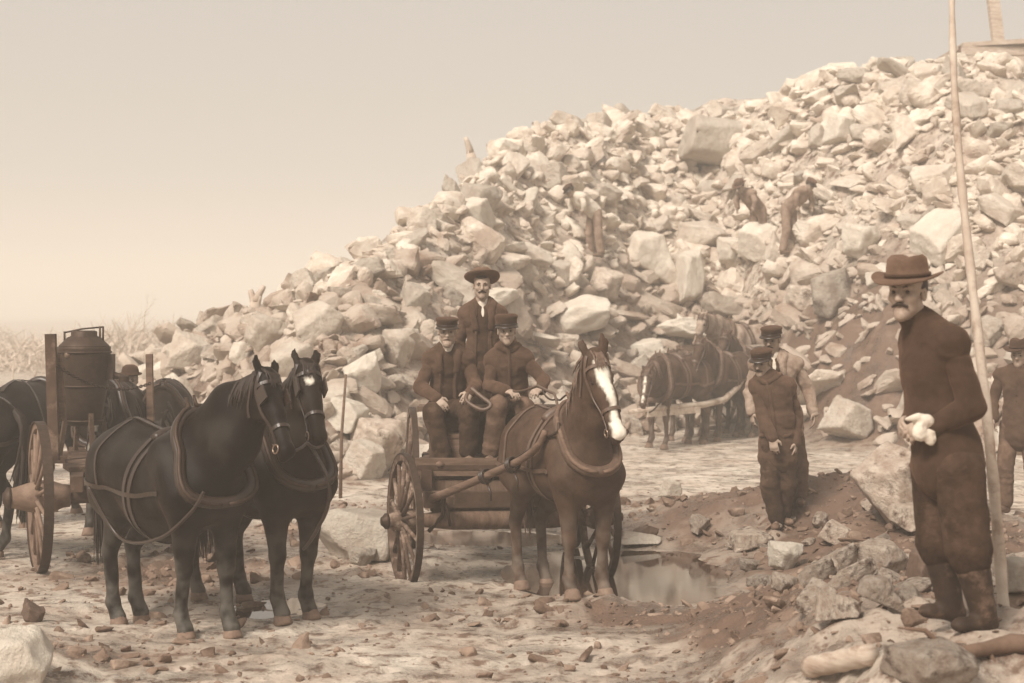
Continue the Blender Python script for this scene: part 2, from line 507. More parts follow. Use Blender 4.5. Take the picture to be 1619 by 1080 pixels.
def soil(x, y):
    """0 pale drying mud .. 1 dark turned earth and dung"""
    n = fbm(x * 1.3, y * 1.3, 5.5, 4); n2 = fbm(x * 5, y * 5, 1.5, 3)
    s = gs(x, y, 2.75, 16.1, 2.0, 1.3, 2) + gs(x, y, 3.4, 14.4, 1.6, 1.4, 2) * .8 + gs(x, y, 1.2, 18.3, 1.3, .8, 1.5) * .6
    s = s + gs(x, y, -2.7, 13.6, 1.3, 1.3, 1.6) * .75 + gs(x, y, 2.8, 11.0, 2.0, 3.6, 2) * 1.0 * sstep(.7, 1.4, x) * sstep(8.5, 9.4, y)
    s = s + gs(x, y, -1.4, 16.5, 1.0, 2.0, 1.6) * .5 + gs(x, y, .2, 12.0, 1.3, .8, 1.5) * .55
    s = s + gs(x, y, 2.3, 8.3, 1.3, 1.0, 2) * .38
    s = s + gs(x, y, .9, 10.2, 1.0, 1.2, 1.5) * .35 + gs(x, y, -2.3, 10.6, 1.5, .7, 1.5) * .3
    s = s + gs(x, y, 5.9, 27.8, 1.5, 2.4, 2)
    toe = np.interp(x, RXA, TYA)
    s = s + sstep(-1.0, .4, y - toe) * (.18 + .45 * (1 - sstep(2, 4.5, y - toe)) + .4 * np.maximum(fbm(x * .25, y * .25, 7.7, 2), 0)) * (1 - .8 * sstep(2.5, 6, y - toe))  # soil thins up the slope, so its colour carries a painted haze fade
    return np.clip(s * (1 + .9 * n) + .65 * np.maximum(n2, 0) * (s > .03) + np.maximum(n - .25, 0) * 1.4, 0, 1)

def ground_at(px, py):
    Y = np.arange(5.5, 70, .02)
    x = (px - 809.5) / F * Y; z = CH - (py - 490.0) / F * Y
    g = H(x, Y)
    i = np.nonzero(z < g)[0]
    i = i[0] if len(i) else len(Y) - 1
    return V(x[i], Y[i], g[i])

def hz(x, y): return float(H(x, y))

xs = np.concatenate([np.linspace(-400, -60, 14)[:-1], np.linspace(-60, -14, 40)[:-1], np.linspace(-14, -5, 110)[:-1], np.linspace(-5, 5.5, 300)[:-1],
                     np.linspace(5.5, 15, 110)[:-1], np.linspace(15, 60, 40)[:-1], np.linspace(60, 400, 14)])
ys = np.concatenate([np.linspace(-30, 5, 20)[:-1], np.linspace(5, 19, 420)[:-1], np.linspace(19, 46, 330)[:-1], np.linspace(46, 70, 40)[:-1], np.linspace(70, 900, 24)])
XX, YY = np.meshgrid(xs, ys, indexing='ij')
ZZ = H(XX, YY)
nx_, ny_ = XX.shape
ii = np.arange(nx_ * ny_).reshape(nx_, ny_)
q = np.stack([ii[:-1, :-1], ii[1:, :-1], ii[1:, 1:], ii[:-1, 1:]], -1).reshape(-1, 4)
SO = soil(XX, YY)
M_GROUND = mat("pale_quarry_mud", .55, .7, .20, .9, .7, 9, .05, .4, patch=(.17, 5.5, .56, .05), attr=("soil", .145))
def _ground_extra():
    t = M_GROUND.node_tree; b = t.nodes["Principled BSDF"]; src = b.inputs["Base Color"].links[0].from_socket
    tc = t.nodes.new("ShaderNodeTexCoord"); mp = t.nodes.new("ShaderNodeMapping"); mp.inputs["Scale"].default_value = (.85, 1.2, 1); mp.inputs["Rotation"].default_value = (0, 0, .25)
    t.links.new(tc.outputs["Object"], mp.inputs[0])
    for (sc_, lo, hi, col, ro) in ((1.1, .54, .68, .26, None), (14, .57, .65, .11, None), (1.7, .47, .60, None, (.75, .13))):
        n = t.nodes.new("ShaderNodeTexNoise"); n.inputs["Scale"].default_value = sc_; n.inputs["Detail"].default_value = 9; n.inputs["Roughness"].default_value = .72
        t.links.new(mp.outputs[0], n.inputs[0])
        mr = t.nodes.new("ShaderNodeMapRange"); mr.inputs[1].default_value = lo; mr.inputs[2].default_value = hi
        t.links.new(n.outputs[0], mr.inputs[0])
        if ro:
            mr.inputs[3].default_value, mr.inputs[4].default_value = ro; t.links.new(mr.outputs[0], b.inputs["Roughness"]); wet = mr.outputs[0]
        else:
            mr.inputs[4].default_value = .75
            mx = t.nodes.new("ShaderNodeMix"); mx.data_type = 'RGBA'; t.links.new(mr.outputs[0], mx.inputs[0]); t.links.new(src, mx.inputs[6]); mx.inputs[7].default_value = sep(col); src = mx.outputs[2]
    m2 = t.nodes.new("ShaderNodeMapRange"); m2.inputs[1].default_value = .13; m2.inputs[2].default_value = .75; m2.inputs[3].default_value = .72; m2.inputs[4].default_value = 1.05
    t.links.new(wet, m2.inputs[0]); vm = t.nodes.new("ShaderNodeVectorMath"); vm.operation = 'SCALE'       # wet mud is darker and glossier
    t.links.new(src, vm.inputs[0]); t.links.new(m2.outputs[0], vm.inputs['Scale']); src = vm.outputs[0]
    t.links.new(src, b.inputs["Base Color"])
_ground_extra()
for k_ in range(420):       # hoof prints and trodden holes
    hx = RNG.uniform(-3.4, 2.0); hy = RNG.uniform(8.3, 17.5); i0, i1 = np.searchsorted(xs, [hx - .2, hx + .2]); j0, j1 = np.searchsorted(ys, [hy - .2, hy + .2])
    dd = np.hypot(XX[i0:i1, j0:j1] - hx, (YY[i0:i1, j0:j1] - hy))
    ZZ[i0:i1, j0:j1] += -.022 * np.exp(-(dd / .055) ** 4) + .009 * np.exp(-((dd - .095) / .03) ** 2)
g = mesh_obj("ground", np.stack([XX, YY, ZZ], -1).reshape(-1, 3), q, M_GROUND, None, True, {"soil": SO.ravel()})
tag(g, "pale churned mud of the quarry yard rising into the rubble slope", None, kind="structure")

M_WATER = mat("muddy_water", .06, .03, .1, 3, .03, 5, .01, .6)
def puddle(cx, cy, rx, ry, z, label):
    n = 40
    v = [(cx, cy, z)] + [(cx + rx * math.cos(2 * math.pi * k / n), cy + ry * math.sin(2 * math.pi * k / n), z) for k in range(n)]
    o = mesh_obj("puddle", v, [(0, k + 1, (k + 1) % n + 1) for k in range(n)], M_WATER, None, False)
    tag(o, label, None, kind="structure")
puddle(1.5, 13.9, 1.6, 1.75, -.026, "brown puddle right of the horse cart")
puddle(-.15, 16.3, 1.5, 1.0, -.045, "shallow puddle beyond the cart axle")
puddle(-1.75, 12.3, .6, .75, -.030, "thin film of water left of the horse cart's front wheel")
puddle(2.6, 12.95, .8, .4, -.025, "small puddle by the rubble edge")

# ---------------------------------------------------------------- stones
def rock_mesh(seed, res=26, planes=11, asp=(1, .8, .62), rough=.035, k=.04, flat=False):
    rs = np.random.RandomState(seed)
    lo = V(-.62, -.62, -.62) * 1.15; h = 1.42 / res
    gx = lo[0] + h * np.arange(res + 1)
    X, Y, Z = np.meshgrid(gx, gx, gx, indexing='ij')
    d = np.full(X.shape, -9.0)
    ns = [(1, 0, 0), (-1, 0, 0), (0, 1, 0), (0, -1, 0), (0, 0, 1), (0, 0, -1)]
    dirs = [nrm(V(a) + rs.normal(0, .22, 3)) for a in ns] + [nrm(rs.normal(0, 1, 3)) for _ in range(planes)]
    for i, n in enumerate(dirs):
        off = (.40 if i < 6 else .43) * rs.uniform(.85, 1.12)
        p = X * n[0] + Y * n[1] + Z * n[2] - off
        hh = np.maximum(k - np.abs(d - p), 0) / k
        d = np.maximum(d, p) + hh * hh * k * .25
    d += rough * fbm(X * 5 + seed, Y * 5, Z * 5, 3) + rough * .8 * fbm(X * 2.2 + seed, Y * 2.2, Z * 2.2, 2)
    v, q = surf_nets(d.astype(np.float32), lo, h)
    v = v - (v.max(0) + v.min(0)) / 2
    v = v / (v.max(0) - v.min(0)) * V(asp)
    return v, q

ROCKV = []
asps = [(1, .8, .6), (1, .7, .75), (1, .9, .45), (1, .6, .5), (.9, .8, .9), (1, .75, .35), (1, .55, .7), (1, .85, .55), (.8, .7, 1.0), (1, .65, .6)]
for i, a in enumerate(asps):
    ROCKV.append(rock_mesh(100 + i, 34, 7 + i % 5, a, .034, .012))
def rock_data(i, m):
    key = ("rk", i, m.name)
    if key not in MATS:
        v, q = ROCKV[i]
        o = mesh_obj("quarry_stone", v, q, m, None, True)
        me = o.data; bpy.data.objects.remove(o)
        MATS[key] = me
    return MATS[key]

def place_rock(name, i, m, loc, size, rot, label, group=None, cat="rock"):
    o = bpy.data.objects.new(name, rock_data(i, m))
    o.location = tuple(map(float, loc)); o.scale = tuple(map(float, size)); o.rotation_euler = rot
    put(o)
    return tag(o, label, cat, group)

HERO = [
 # px, base py, width px, height px, shape, material, (rx,ry,rz), label
 (1345, 702, 76, 62, 8, M_ROCK, (.1, .5, .3), "rounded grey boulder alone on the flat mud beyond the right mound"),
 (1420, 838, 118, 112, 1, M_ROCKN, (.15, -.62, .2), "tall leaning slab left of the man in the dark sweater"),
 (1452, 846, 92, 44, 2, M_ROCKN, (0, .1, .9), "low flat stone at the foot of the tall leaning slab"),
 (1240, 902, 60, 46, 4, M_ROCKP, (.3, .2, .4), "white broken block at the near edge of the dirt mound"),
 (1186, 874, 72, 32, 2, M_ROCKN, (0, 0, .5), "flat brown stone left of the white broken block"),
 (1322, 905, 84, 34, 3, M_ROCKN, (0, -.45, .3), "long thin stone slanting up right on the rubble bank"),
 (1290, 925, 70, 34, 3, M_ROCKN, (.1, -.4, .1), "narrow tilted stone just left of the long slanting one"),
 (1345, 930, 92, 30, 3, M_ROCKN, (.1, -.5, -.2), "long slanting stone lowest on the rubble bank"),
 (1322, 862, 44, 34, 7, M_ROCKN, (.4, .2, 1.3), "small round stone at the middle of the rubble bank"),
 (1395, 905, 80, 48, 7, M_ROCKN, (.1, .1, .6), "broad low stone on the bank left of the sweater man's knees"),
 (1395, 962, 84, 46, 9, M_ROCKN, (.1, .15, .2), "wide pale stone near the sweater man's boots"),
 (1238, 940, 46, 30, 4, M_ROCKN, (.5, .3, .6), "small stone at the puddle end of the rubble bank"),
 (1320, 985, 84, 40, 5, M_ROCKN, (.05, .1, .1), "low stone half sunk in mud below the bank"),
 (1462, 940, 50, 66, 8, M_ROCKD, (.1, .1, .2), "dark upright stone touching the sweater man's boots"),
 (1184, 905, 36, 20, 4, M_ROCKN, (.2, .2, .2), "fist sized stone left of the puddle edge"),
 (566, 886, 150, 78, 7, M_ROCK, (.05, .08, 2.9), "big pale boulder lying left of the cart's front wheel"),
 (572, 896, 48, 30, 4, M_ROCK, (.2, .2, .5), "small pale stone against the big boulder by the cart wheel"),
 (598, 748, 100, 84, 4, M_ROCKN, (.3, .2, .8), "large dark faced boulder behind the cart's left wheels"),
 (576, 625, 66, 56, 4, M_ROCKP, (.2, -.4, .3), "white slab tipped on edge behind the old seated man"),
 (632, 590, 60, 60, 4, M_ROCK, (.3, .1, .6), "pale block just left of the old seated man's shoulder"),
 (548, 700, 60, 50, 0, M_ROCKP, (.4, .1, 1.2), "bright broken stone between the dark team and the cart"),
 (300, 590, 72, 54, 1, M_ROCK, (.2, .3, .3), "dark sided rock low on the left end of the slope"),
 (500, 545, 90, 62, 0, M_ROCK, (.2, -.4, .3), "broad pale rock above the star faced horse"),
 (420, 560, 70, 56, 4, M_ROCK, (.3, .5, .2), "blocky rock above the neck of the near dark horse"),
 (1032, 462, 100, 74, 9, M_ROCKP, (.15, .2, .4), "large smooth white slab high above the distant team"),
 (1091, 500, 46, 92, 8, M_ROCKP, (.05, .08, .2), "upright white block standing above the distant team"),
 (918, 550, 118, 48, 7, M_ROCKP, (.1, -.25, .2), "wide white slab behind the blazed horse's head"),
 (1160, 432, 60, 46, 4, M_ROCKP, (.2, .2, .4), "bright white block left of the broken white slab pair"),
 (1200, 425, 60, 50, 0, M_ROCKP, (.3, -.5, .9), "bright white broken slab above the cap wearing man"),
 (1105, 412, 90, 46, 2, M_ROCK, (.1, .1, .2), "flat topped ledge of rock above the upright white block"),
 (1360, 420, 66, 54, 4, M_ROCKP, (.2, .3, .5), "white block left of the wide brimmed hat"),
 (1332, 240, 50, 46, 8, M_ROCKP, (.1, .2, .3), "single white pointed stone near the hazy top of the slope"),
 (1130, 290, 130, 76, 0, M_ROCK, (.1, .2, .3), "huge hazy boulder on the skyline of the slope"),
 (1275, 395, 48, 34, 4, M_ROCKP, (.2, .2, 1.3), "small white block right of the two hazy slope workers"),
 (760, 352, 70, 56, 4, M_ROCK, (.2, .3, .6), "big hazy block above the standing man's hat"),
 (655, 505, 50, 46, 1, M_ROCK, (.2, .2, .6), "light rock left of the old man's cap"),
 (1602, 716, 80, 34, 5, M_ROCKP, (.05, .1, .2), "flat white slab at the feet of the blurred far right man"),
 (1600, 470, 70, 40, 3, M_ROCKN, (.1, .2, .3), "dull long rock at the right edge of the slope"),
 (28, 1105, 120, 96, 7, M_ROCKP, (.1, .25, .4), "smooth pale boulder cut off at the lower left corner"),
 (52, 985, 40, 34, 6, M_ROCKD, (.2, .3, .5), "dark wet stone beside the lower left corner"),
 (1478, 1104, 150, 60, 7, M_ROCKN, (.05, .05, .3), "big dark boulder at the bottom right edge"),
 (1608, 950, 50, 60, 8, M_ROCK, (.1, .2, .3), "pale round stone right of the leaning pole"),
 (1020, 858, 40, 26, 3, M_ROCKD, (.1, .3, .3), "dark angular stone standing in the puddle"),
 (1010, 868, 76, 20, 5, M_ROCK, (0, .1, .2), "flat pale stone beside the dark one in the puddle"),
 (1062, 790, 34, 30, 8, M_ROCK, (.1, .3, .3), "pale pointed stone on the mud between the horse and the two men"),
 (1105, 850, 40, 26, 1, M_ROCKN, (.2, .1, .9), "brown stone at the left foot of the dirt mound"),
]
taken = []
for (px, py, w, h, i, m, rot, lab) in HERO:
    g0 = ground_at(px, min(py, 1078))
    Y = g0[1]
    if py > 1078: Y = F * CH / (py - 490.0)
    if py > 1078:
        for _ in range(6): Y = .5 * Y + .5 * F * (CH - hz((px - 809.5) / F * Y, Y)) / (py - 490.0)
        g0 = V((px - 809.5) / F * Y, Y, hz((px - 809.5) / F * Y, Y))
    s = Y / F
    a = V(asps[i])
    sx = w * s / a[0]; szz = h * s / a[2] * 1.12
    sy = (sx + szz) / 2 * 1.0
    d = sy * a[1] * .4
    x, y = g0[0] * (1 + d / Y), Y + d
    z = max(hz(x, y), g0[2]) + h * s * .42
    place_rock("rock", i, m, (x, y, z), (sx * .95, sy, szz), rot, lab)
    taken.append((x, y, w * s * .6))

# countable stones of the slope: the largest ones in view, then fine rubble as one mass
def on_slope(x, y): 
    toe = np.interp(x, RXA, TYA); rid = np.interp(x, RXA, RZA)
    return (y > toe - .5) & (y < toe + rid / .68 + 1.6)
cand = []
tries = 0
while len(cand) < 1700 and tries < 60000:
    tries += 1
    y = random.uniform(19.5, 43); x = random.uniform(-9.0, 14)
    if abs(x) > y * .345 + .5 or not on_slope(x, y): continue
    if 4.9 < x < 6.9 and 25 < y < 30.0 and random.random() < .85: continue
    rr = min(.85, .17 * (random.random() ** -.60))
    if y > np.interp(x, RXA, TYA) + np.interp(x, RXA, RZA) / .7 * .6: rr = min(rr, .62 if x > -1 else .42)
    if rr > .35 and any((x - t[0]) ** 2 + (y - t[1]) ** 2 < (t[2] * .5 + rr * .62) ** 2 for t in taken): continue
    if rr > .35: taken.append((x, y, rr))
    cand.append((rr, x, y))
cand.sort(key=lambda c: -c[0] / c[2])
indiv, rest = cand[:236], cand[236:]
ZONES = [(0, 360, "beyond the tank cart"), (360, 480, "above the near black horse"),
         (480, 620, "right of the dark pair"), (620, 740, "above the old seated man"),
         (740, 880, "behind the standing man"), (880, 1020, "above the blazed horse"),
         (1020, 1180, "above the distant team"), (1180, 1330, "above the two mound men"),
         (1330, 1500, "behind the brimmed hat"), (1500, 2000, "right of the leaning pole")]
def slope_label(x, y, z, rr):
    px = 809.5 + x * F / y; py = 490 + (CH - z) / y * F
    zn = [q_[2] for q_ in ZONES if px < q_[1]][0]
    hi = "high on the slope" if py < (300 if px > 740 else 430) else "low on the slope"
    sz = "big" if rr > .6 else "medium" if rr > .38 else "small"
    return "%s pale stone %s %s" % (sz, hi, zn), "%s pale stones %s %s" % (sz, hi, zn)
WORDS = ["leftmost", "second from left", "third from left", "fourth from left", "fifth from left", "sixth from left", "seventh from left", "eighth from left", "ninth from left", "tenth from left", "eleventh from left", "twelfth from left"]
made = {}
for (rr, x, y) in indiv:
    i = random.randrange(len(asps))
    m_ = M_ROCKP if random.random() < .14 else M_ROCKB if random.random() < (.40 if hz(x, y) < 2.6 else .0) else M_ROCK  # brown stones only low down; paler tone above paints the haze fade
    lab, grp = slope_label(x, y, hz(x, y), rr)
    tone = {M_ROCKP: "white", M_ROCKB: "brown", M_ROCK: "pale"}[m_]
    lab = lab.replace("pale", tone); grp = grp.replace("pale", tone)
    o_ = place_rock("rock", i, m_, (x, y, hz(x, y) + rr * random.uniform(.08, .32)),
               (rr * random.uniform(.9, 1.4) * 1.25, rr * 1.25, rr * random.uniform(.8, 1.15) * 1.25),
               (random.uniform(-.5, .5), random.uniform(-.7, .7), random.uniform(0, 6.28)), lab, grp)
    made.setdefault(grp, []).append(o_)
for grp, lst in made.items():
    lst.sort(key=lambda o_: o_.location.x / o_.location.y)
    if 1 < len(lst) <= 12:
        for k_, o_ in enumerate(lst):
            w_ = "rightmost" if k_ == len(lst) - 1 else WORDS[k_]
            o_["label"] = "%s among the %s" % (w_, grp.replace("on the slope ", "on slope "))

# scattered stones of the near bank
bank = []
for k in range(4000):
    x = random.uniform(.9, 4.2); y = random.uniform(8.6, 15.5)
    lx = 1.2 + .10 * (y - 8)
    if x < lx + random.uniform(-.1, .4) or abs(x) > y * .33: continue
    if (x - 2.75) ** 2 + ((y - 16.2) * 1.2) ** 2 < 1.6: continue
    rr = min(.20, .035 * random.random() ** -.55)
    if any((x - t[0]) ** 2 + (y - t[1]) ** 2 < ((t[2] + rr) * .55) ** 2 for t in bank): continue
    bank.append((x, y, rr))
    if len(bank) > 330: break
bank.sort(key=lambda c: -c[2])
for (x, y, rr) in bank[:60]:
    place_rock("rock", random.randrange(len(asps)), M_ROCKN, (x, y, hz(x, y) + rr * .2),
               (rr * 1.5, rr * 1.2, rr * 1.1), (random.uniform(-.4, .4), random.uniform(-.5, .5), random.uniform(0, 6.28)),
               "brown rubble stone among the many on the near right bank", "loose stones on the near right bank")

small = [rock_mesh(300 + i, 9, 5, asps[i % len(asps)], .03, .02) for i in range(6)]
def rubble(name, items, m, label):
    vs = []; qs = []; off = 0
    for (x, y, z, r) in items:
        v, qq = small[random.randrange(6)]
        A = np.array(Matrix.Rotation(random.uniform(0, 6.28), 3, 'Z') @ Matrix.Rotation(random.uniform(-.8, .8), 3, 'X') @ Matrix.Rotation(random.uniform(-.8, .8), 3, 'Y'))
        vs.append((v * (r * random.uniform(.8, 1.5), r, r * random.uniform(.6, 1.1))) @ A.T + (x, y, z)); qs.append(qq + off); off += len(v)
    o = mesh_obj(name, np.concatenate(vs), np.concatenate(qs), m, None, False)
    return tag(o, label, "rubble", kind="stuff")
items = [(x, y, hz(x, y) + r * .15, r * 1.3) for (r, x, y) in rest]
N = 13000
yy = RNG.uniform(19.5, 44, N); xx = RNG.uniform(-9.5, 15, N)
ok = on_slope(xx, yy) & (np.abs(xx) < yy * .35 + .6) & ~((xx > 5.0) & (xx < 6.8) & (yy > 25) & (yy < 29.6) & (RNG.rand(N) < .5))
xx = xx[ok]; yy = yy[ok]; hh = H(xx, yy); rr = np.minimum(.5, .095 * RNG.rand(len(xx)) ** -.5)
items += [(x, y, z + r * .1, r * 1.5) for x, y, z, r in zip(xx, yy, hh, rr)]
rubble("slope_rubble", [i_ for i_ in items if i_[2] + .5 * math.sin(i_[0] * 1.7) > 2.9], M_ROCKS, "pale fine broken stone covering the upper slope between the big rocks")  # upper rubble paler, lower browner: haze fade put into the stone colour
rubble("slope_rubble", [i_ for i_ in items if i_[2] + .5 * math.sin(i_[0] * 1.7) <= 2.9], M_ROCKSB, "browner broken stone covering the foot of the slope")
items = [(x, y, hz(x, y) + r * .15, r * 1.4) for (x, y, r) in bank[60:]]
N = 16000
yy = RNG.uniform(7.5, 20, N); xx = RNG.uniform(-5, 6.5, N)
so = soil(xx, yy); ok = (np.abs(xx) < yy * .34 + .3) & (RNG.rand(N) < so * 1.1 + .07)
ok = ok & (gs(xx, yy, 1.5, 13.9, 1.3, 1.5) < .42) & (gs(xx, yy, -.15, 16.3, 1.3, .9) < .5)
xx = xx[ok]; yy = yy[ok]; hh = H(xx, yy); rr = np.minimum(.085, .011 * RNG.rand(len(xx)) ** -.55)
items += [(x, y, z + r * .1, r * 1.6) for x, y, z, r in zip(xx, yy, hh, rr)]
M_CLOD = mat("dark_mud_clods", .19, .95, .6, 3, .6, 30, .02, .15, patch=(.34, 2.6, .56, .06))
rubble("mud_clods", items, M_CLOD, "clods of dark earth and chips of stone on the mud")

# ---------------------------------------------------------------- straps that lie on a surface
def ribbon(pts, nrms, w, th=.006):
    """flat strap of width w along pts, with normals; returns verts, faces (closed solid)"""
    n = len(pts); vs = []
    for i in range(n):
        d = nrm(pts[min(i + 1, n - 1)] - pts[max(i - 1, 0)]); N_ = nrm(nrms[i]); sx = nrm(np.cross(d, N_))
        for (a, b) in ((-1, 0), (1, 0), (1, 1), (-1, 1)):
            vs.append(pts[i] + sx * a * w / 2 + N_ * b * th)
    fs = []
    for i in range(n - 1):
        for k in range(4):
            l = (k + 1) % 4
            fs.append((i * 4 + k, i * 4 + l, i * 4 + 4 + l, i * 4 + 4 + k))
    fs += [(3, 2, 1, 0), tuple((n - 1) * 4 + k for k in range(4))]
    return vs, fs

def bvh_of(o):
    me = o.data
    v = np.empty(len(me.vertices) * 3, np.float32); me.vertices.foreach_get("co", v)
    p = np.empty(len(me.loops), np.int32); me.loops.foreach_get("vertex_index", p)
    return BVHTree.FromPolygons([tuple(a) for a in v.reshape(-1, 3).tolist()], [tuple(a) for a in p.reshape(-1, 4).tolist()])

def strap(bvh, pts, w, m, name, parent, off=.004, th=.007, step=.03, mb=None):
    pp = []; nn = []
    pts = [V(p) for p in pts]
    for a, b in zip(pts[:-1], pts[1:]):
        k = max(1, int(np.linalg.norm(b - a) / step))
        for i in range(k): pp.append(a + (b - a) * i / k)
    pp.append(pts[-1]); out = []
    for p in pp:
        co, no, _, _ = bvh.find_nearest(Vector(p))
        if co is None: continue
        out.append(V(co) + V(no) * off); nn.append(V(no))
    o2 = [out[0]] + [(out[i - 1] + 2 * out[i] + out[i + 1]) / 4 for i in range(1, len(out) - 1)] + [out[-1]]
    v, f = ribbon([a + b * .003 for a, b in zip(o2, nn)], nn, w, th)
    if mb is not None: mb.add(v, f); return None
    return mesh_obj(name, v, f, m, parent, False)

def loop_pts(bvh, c, u, v, a0=0, a1=360, n=44, R0=1.2):
    c = V(c); u = nrm(u); v = nrm(v); pts = []
    for i in range(n + 1):
        a = R(a0 + (a1 - a0) * i / n)
        d = u * math.cos(a) + v * math.sin(a)
        hit = bvh.ray_cast(Vector(c + d * R0), Vector(-d), R0)
        if hit[0] is not None: pts.append(V(hit[0]))
    return pts

# ---------------------------------------------------------------- horse
def frame(fwd, up):
    f = nrm(fwd); r = nrm(np.cross(f, V(up))); u = np.cross(r, f)
    return f, r, u        # forward, right (-y side when f=+x), up

def horse(name, label, foot, theta, m, mane_m, size=1.0, poll=None, muz=None, fat=1.0, h=.02, lift=0.0,
          hind=(0, 0), fore=(0, 0), white=None, group=None, gear='full', gear_m=None, hl=.60, turn=0, tailswing=0.0,
          collar=True, blink=True, ears=1.0, sway=0.0, nk=1.0, hs=1.0, bw_=.030, lg=1.0):
    """foot: world ground point below the withers; theta: heading from the camera axis, + = to image right"""
    th = R(theta)
    root = thing(name, label, "horse", foot, th - math.pi / 2, group)
    Rz = np.array([[math.cos(th - math.pi / 2), -math.sin(th - math.pi / 2), 0], [math.sin(th - math.pi / 2), math.cos(th - math.pi / 2), 0], [0, 0, 1]])
    loc = lambda p: Rz.T @ (V(p) - V(foot))
    gx = lambda x, y: hz(*(Rz @ V(x, y, 0) + V(foot))[:2]) - float(foot[2])
    s = size
    po = loc(poll) if poll is not None else V(.80, 0, 1.72) * s
    mz = loc(muz) if muz is not None else V(1.12, 0, 1.28) * s
    mz = po + nrm(mz - po) * hl * s * hs
    hd, hr, hu = frame(mz - po, V(po[0] - .0, po[1], po[2] + 1) - V(0, 0, 0) if False else (nrm(po - V(.35 * s, 0, 1.2 * s))))
    # hu points to the forehead side (away from the throat): choose outward/up
    if hu @ nrm(V(1, 0, .4) + 0) < 0: pass
    fr = nrm(mz - po); back = V(.30 * s, 0, 1.25 * s) - po
    hu = -(back - fr * (back @ fr)); hu = nrm(hu); hr = nrm(np.cross(fr, hu)); hd = fr
    B = []
    c0_ = lambda r_: r_ * (lg if r_ < .13 else 1.0)
    c = lambda a, b, ra, rb, k=.06, n=None, f=1.0: B.append(cone(V(a) * s, V(b) * s, c0_(ra) * s, c0_(rb) * s, k * s, n, f))
    e = lambda p, r, k=.08, ax=None: B.append(ell(V(p) * s, V(r) * s, k * s, ax))
    t = fat
    # trunk (x forward, z up)
    e((.30, 0, 1.10), (.30, .215 * t, .34), .1)
    e((.0, 0, 1.07 - sway), (.44, .275 * t, .325 * (.5 + .5 * t)), .12)
    e((-.34, 0, 1.11), (.36, .265 * t, .30), .12)
    e((-.62, 0, 1.17), (.30, .245 * t, .27), .1)
    c((.34, 0, 1.36), (.02, 0, 1.34 - sway), .10, .10, .12)
    c((-.05, 0, 1.30 - sway), (-.52, 0, 1.35), .09, .09, .14)
    e((.50, 0, 1.02), (.16, .20 * t, .24), .1)
    for sg in (-1, 1):
        e((.52, sg * .10, .98), (.12, .12, .17), .06)                      # breast muscles
        c((.26, sg * .15 * t, 1.28), (.48, sg * .17 * t, 1.0), .12, .12, .1)     # shoulder
        e((-.62, sg * .14 * t, 1.02), (.24, .13, .28), .09)                # quarters
        dx, dy = (hind if sg < 0 else (-hind[0], hind[1]))
        hx = -.66 + dx; yb = sg * .15
        g_ = gx(hx * s, yb * s) / s
        c((-.60, sg * .15, .96), (-.42, sg * .165, .84), .17, .115, .08)
        c((-.46, sg * .16, .86), (hx - .10, yb, .53 + g_ * .5), .125, .060, .06, V(0, 1, 0), 1.25)
        e((hx - .125, yb, .535 + g_ * .5), (.055, .036, .07), .03)
        c((hx - .10, yb, .52 + g_ * .5), (hx - .05, yb, .19 + g_), .047, .042, .03)
        e((hx - .055, yb, .17 + g_), (.055, .048, .05), .03)
        c((hx - .045, yb, .16 + g_), (hx + .03, yb, .06 + g_), .042, .052, .03)
        dx, dy = (fore if sg < 0 else (-fore[0], fore[1]))
        fx = .42 + dx; yf = sg * .145
        g2 = gx(fx * s, yf * s) / s
        c((.42, sg * .16, .98), (.44 + dx * .2, sg * .15, .84), .125, .095, .07)
        c((.44 + dx * .2, sg * .15, .84), (.44 + dx * .6, yf, .50 + g2 * .5), .092, .055, .05)
        e((.445 + dx * .6, yf, .48 + g2 * .5), (.055, .055, .075), .03)
        c((.44 + dx * .6, yf, .46 + g2 * .5), (fx, yf, .18 + g2), .043, .040, .03)
        e((fx, yf, .165 + g2), (.05, .048, .05), .03)
        c((fx + .005, yf, .155 + g2), (fx + .07, yf, .055 + g2), .042, .052, .03)
    # neck
    nb1, nb2 = V(.30, 0, 1.28) * s, V(.46, 0, 1.08) * s
    mid_t = (V(.30, 0, 1.30) * s * .5 + po * .5) + V(-.01, 0, .05) * s
    thr = po + hd * .10 * s - hu * .07 * s
    mid_b = V(.50, 0, 1.08) * s * .5 + thr * .5
    nn = V(0, 1, 0)
    B.append(cone(nb1, mid_t, .17 * s * nk, .115 * s * nk, .1 * s, nn, 1.25)); B.append(cone(mid_t, po, .115 * s * nk, .078 * s, .07 * s, nn, 1.3))
    B.append(cone(nb2, mid_b, .19 * s, .125 * s * nk, .1 * s, nn, 1.1)); B.append(cone(mid_b, thr, .125 * s * nk, .09 * s, .08 * s, nn, 1.15))
    B.append(cone((nb1 + nb2) / 2, (mid_t + mid_b) / 2, .2 * s, .125 * s, .1 * s, nn, 1.3)); B.append(cone((mid_t + mid_b) / 2, (po + thr) / 2, .125 * s, .09 * s, .07 * s, nn, 1.3))
    # head: L runs poll->muzzle
    sh = s * hs
    q = lambda a, b, c_: po + hd * a * sh + hr * b * sh + hu * c_ * sh
    L = hl
    AX = [hd, hr, hu]
    B.append(cone(q(.03, 0, -.03), q(.30, 0, -.015), .088 * sh, .066 * sh, .04 * sh, hr, 1.12))
    B.append(cone(q(.26, 0, -.02), q(L - .07, 0, -.03), .066 * sh, .050 * sh, .04 * sh, hr, 1.02))
    B.append(ell(q(L - .05, 0, -.035), V(.062, .056, .060) * sh, .03 * sh, AX))
    B.append(ell(q(L - .03, 0, -.085), V(.04, .035, .03) * sh, .02 * sh, AX))
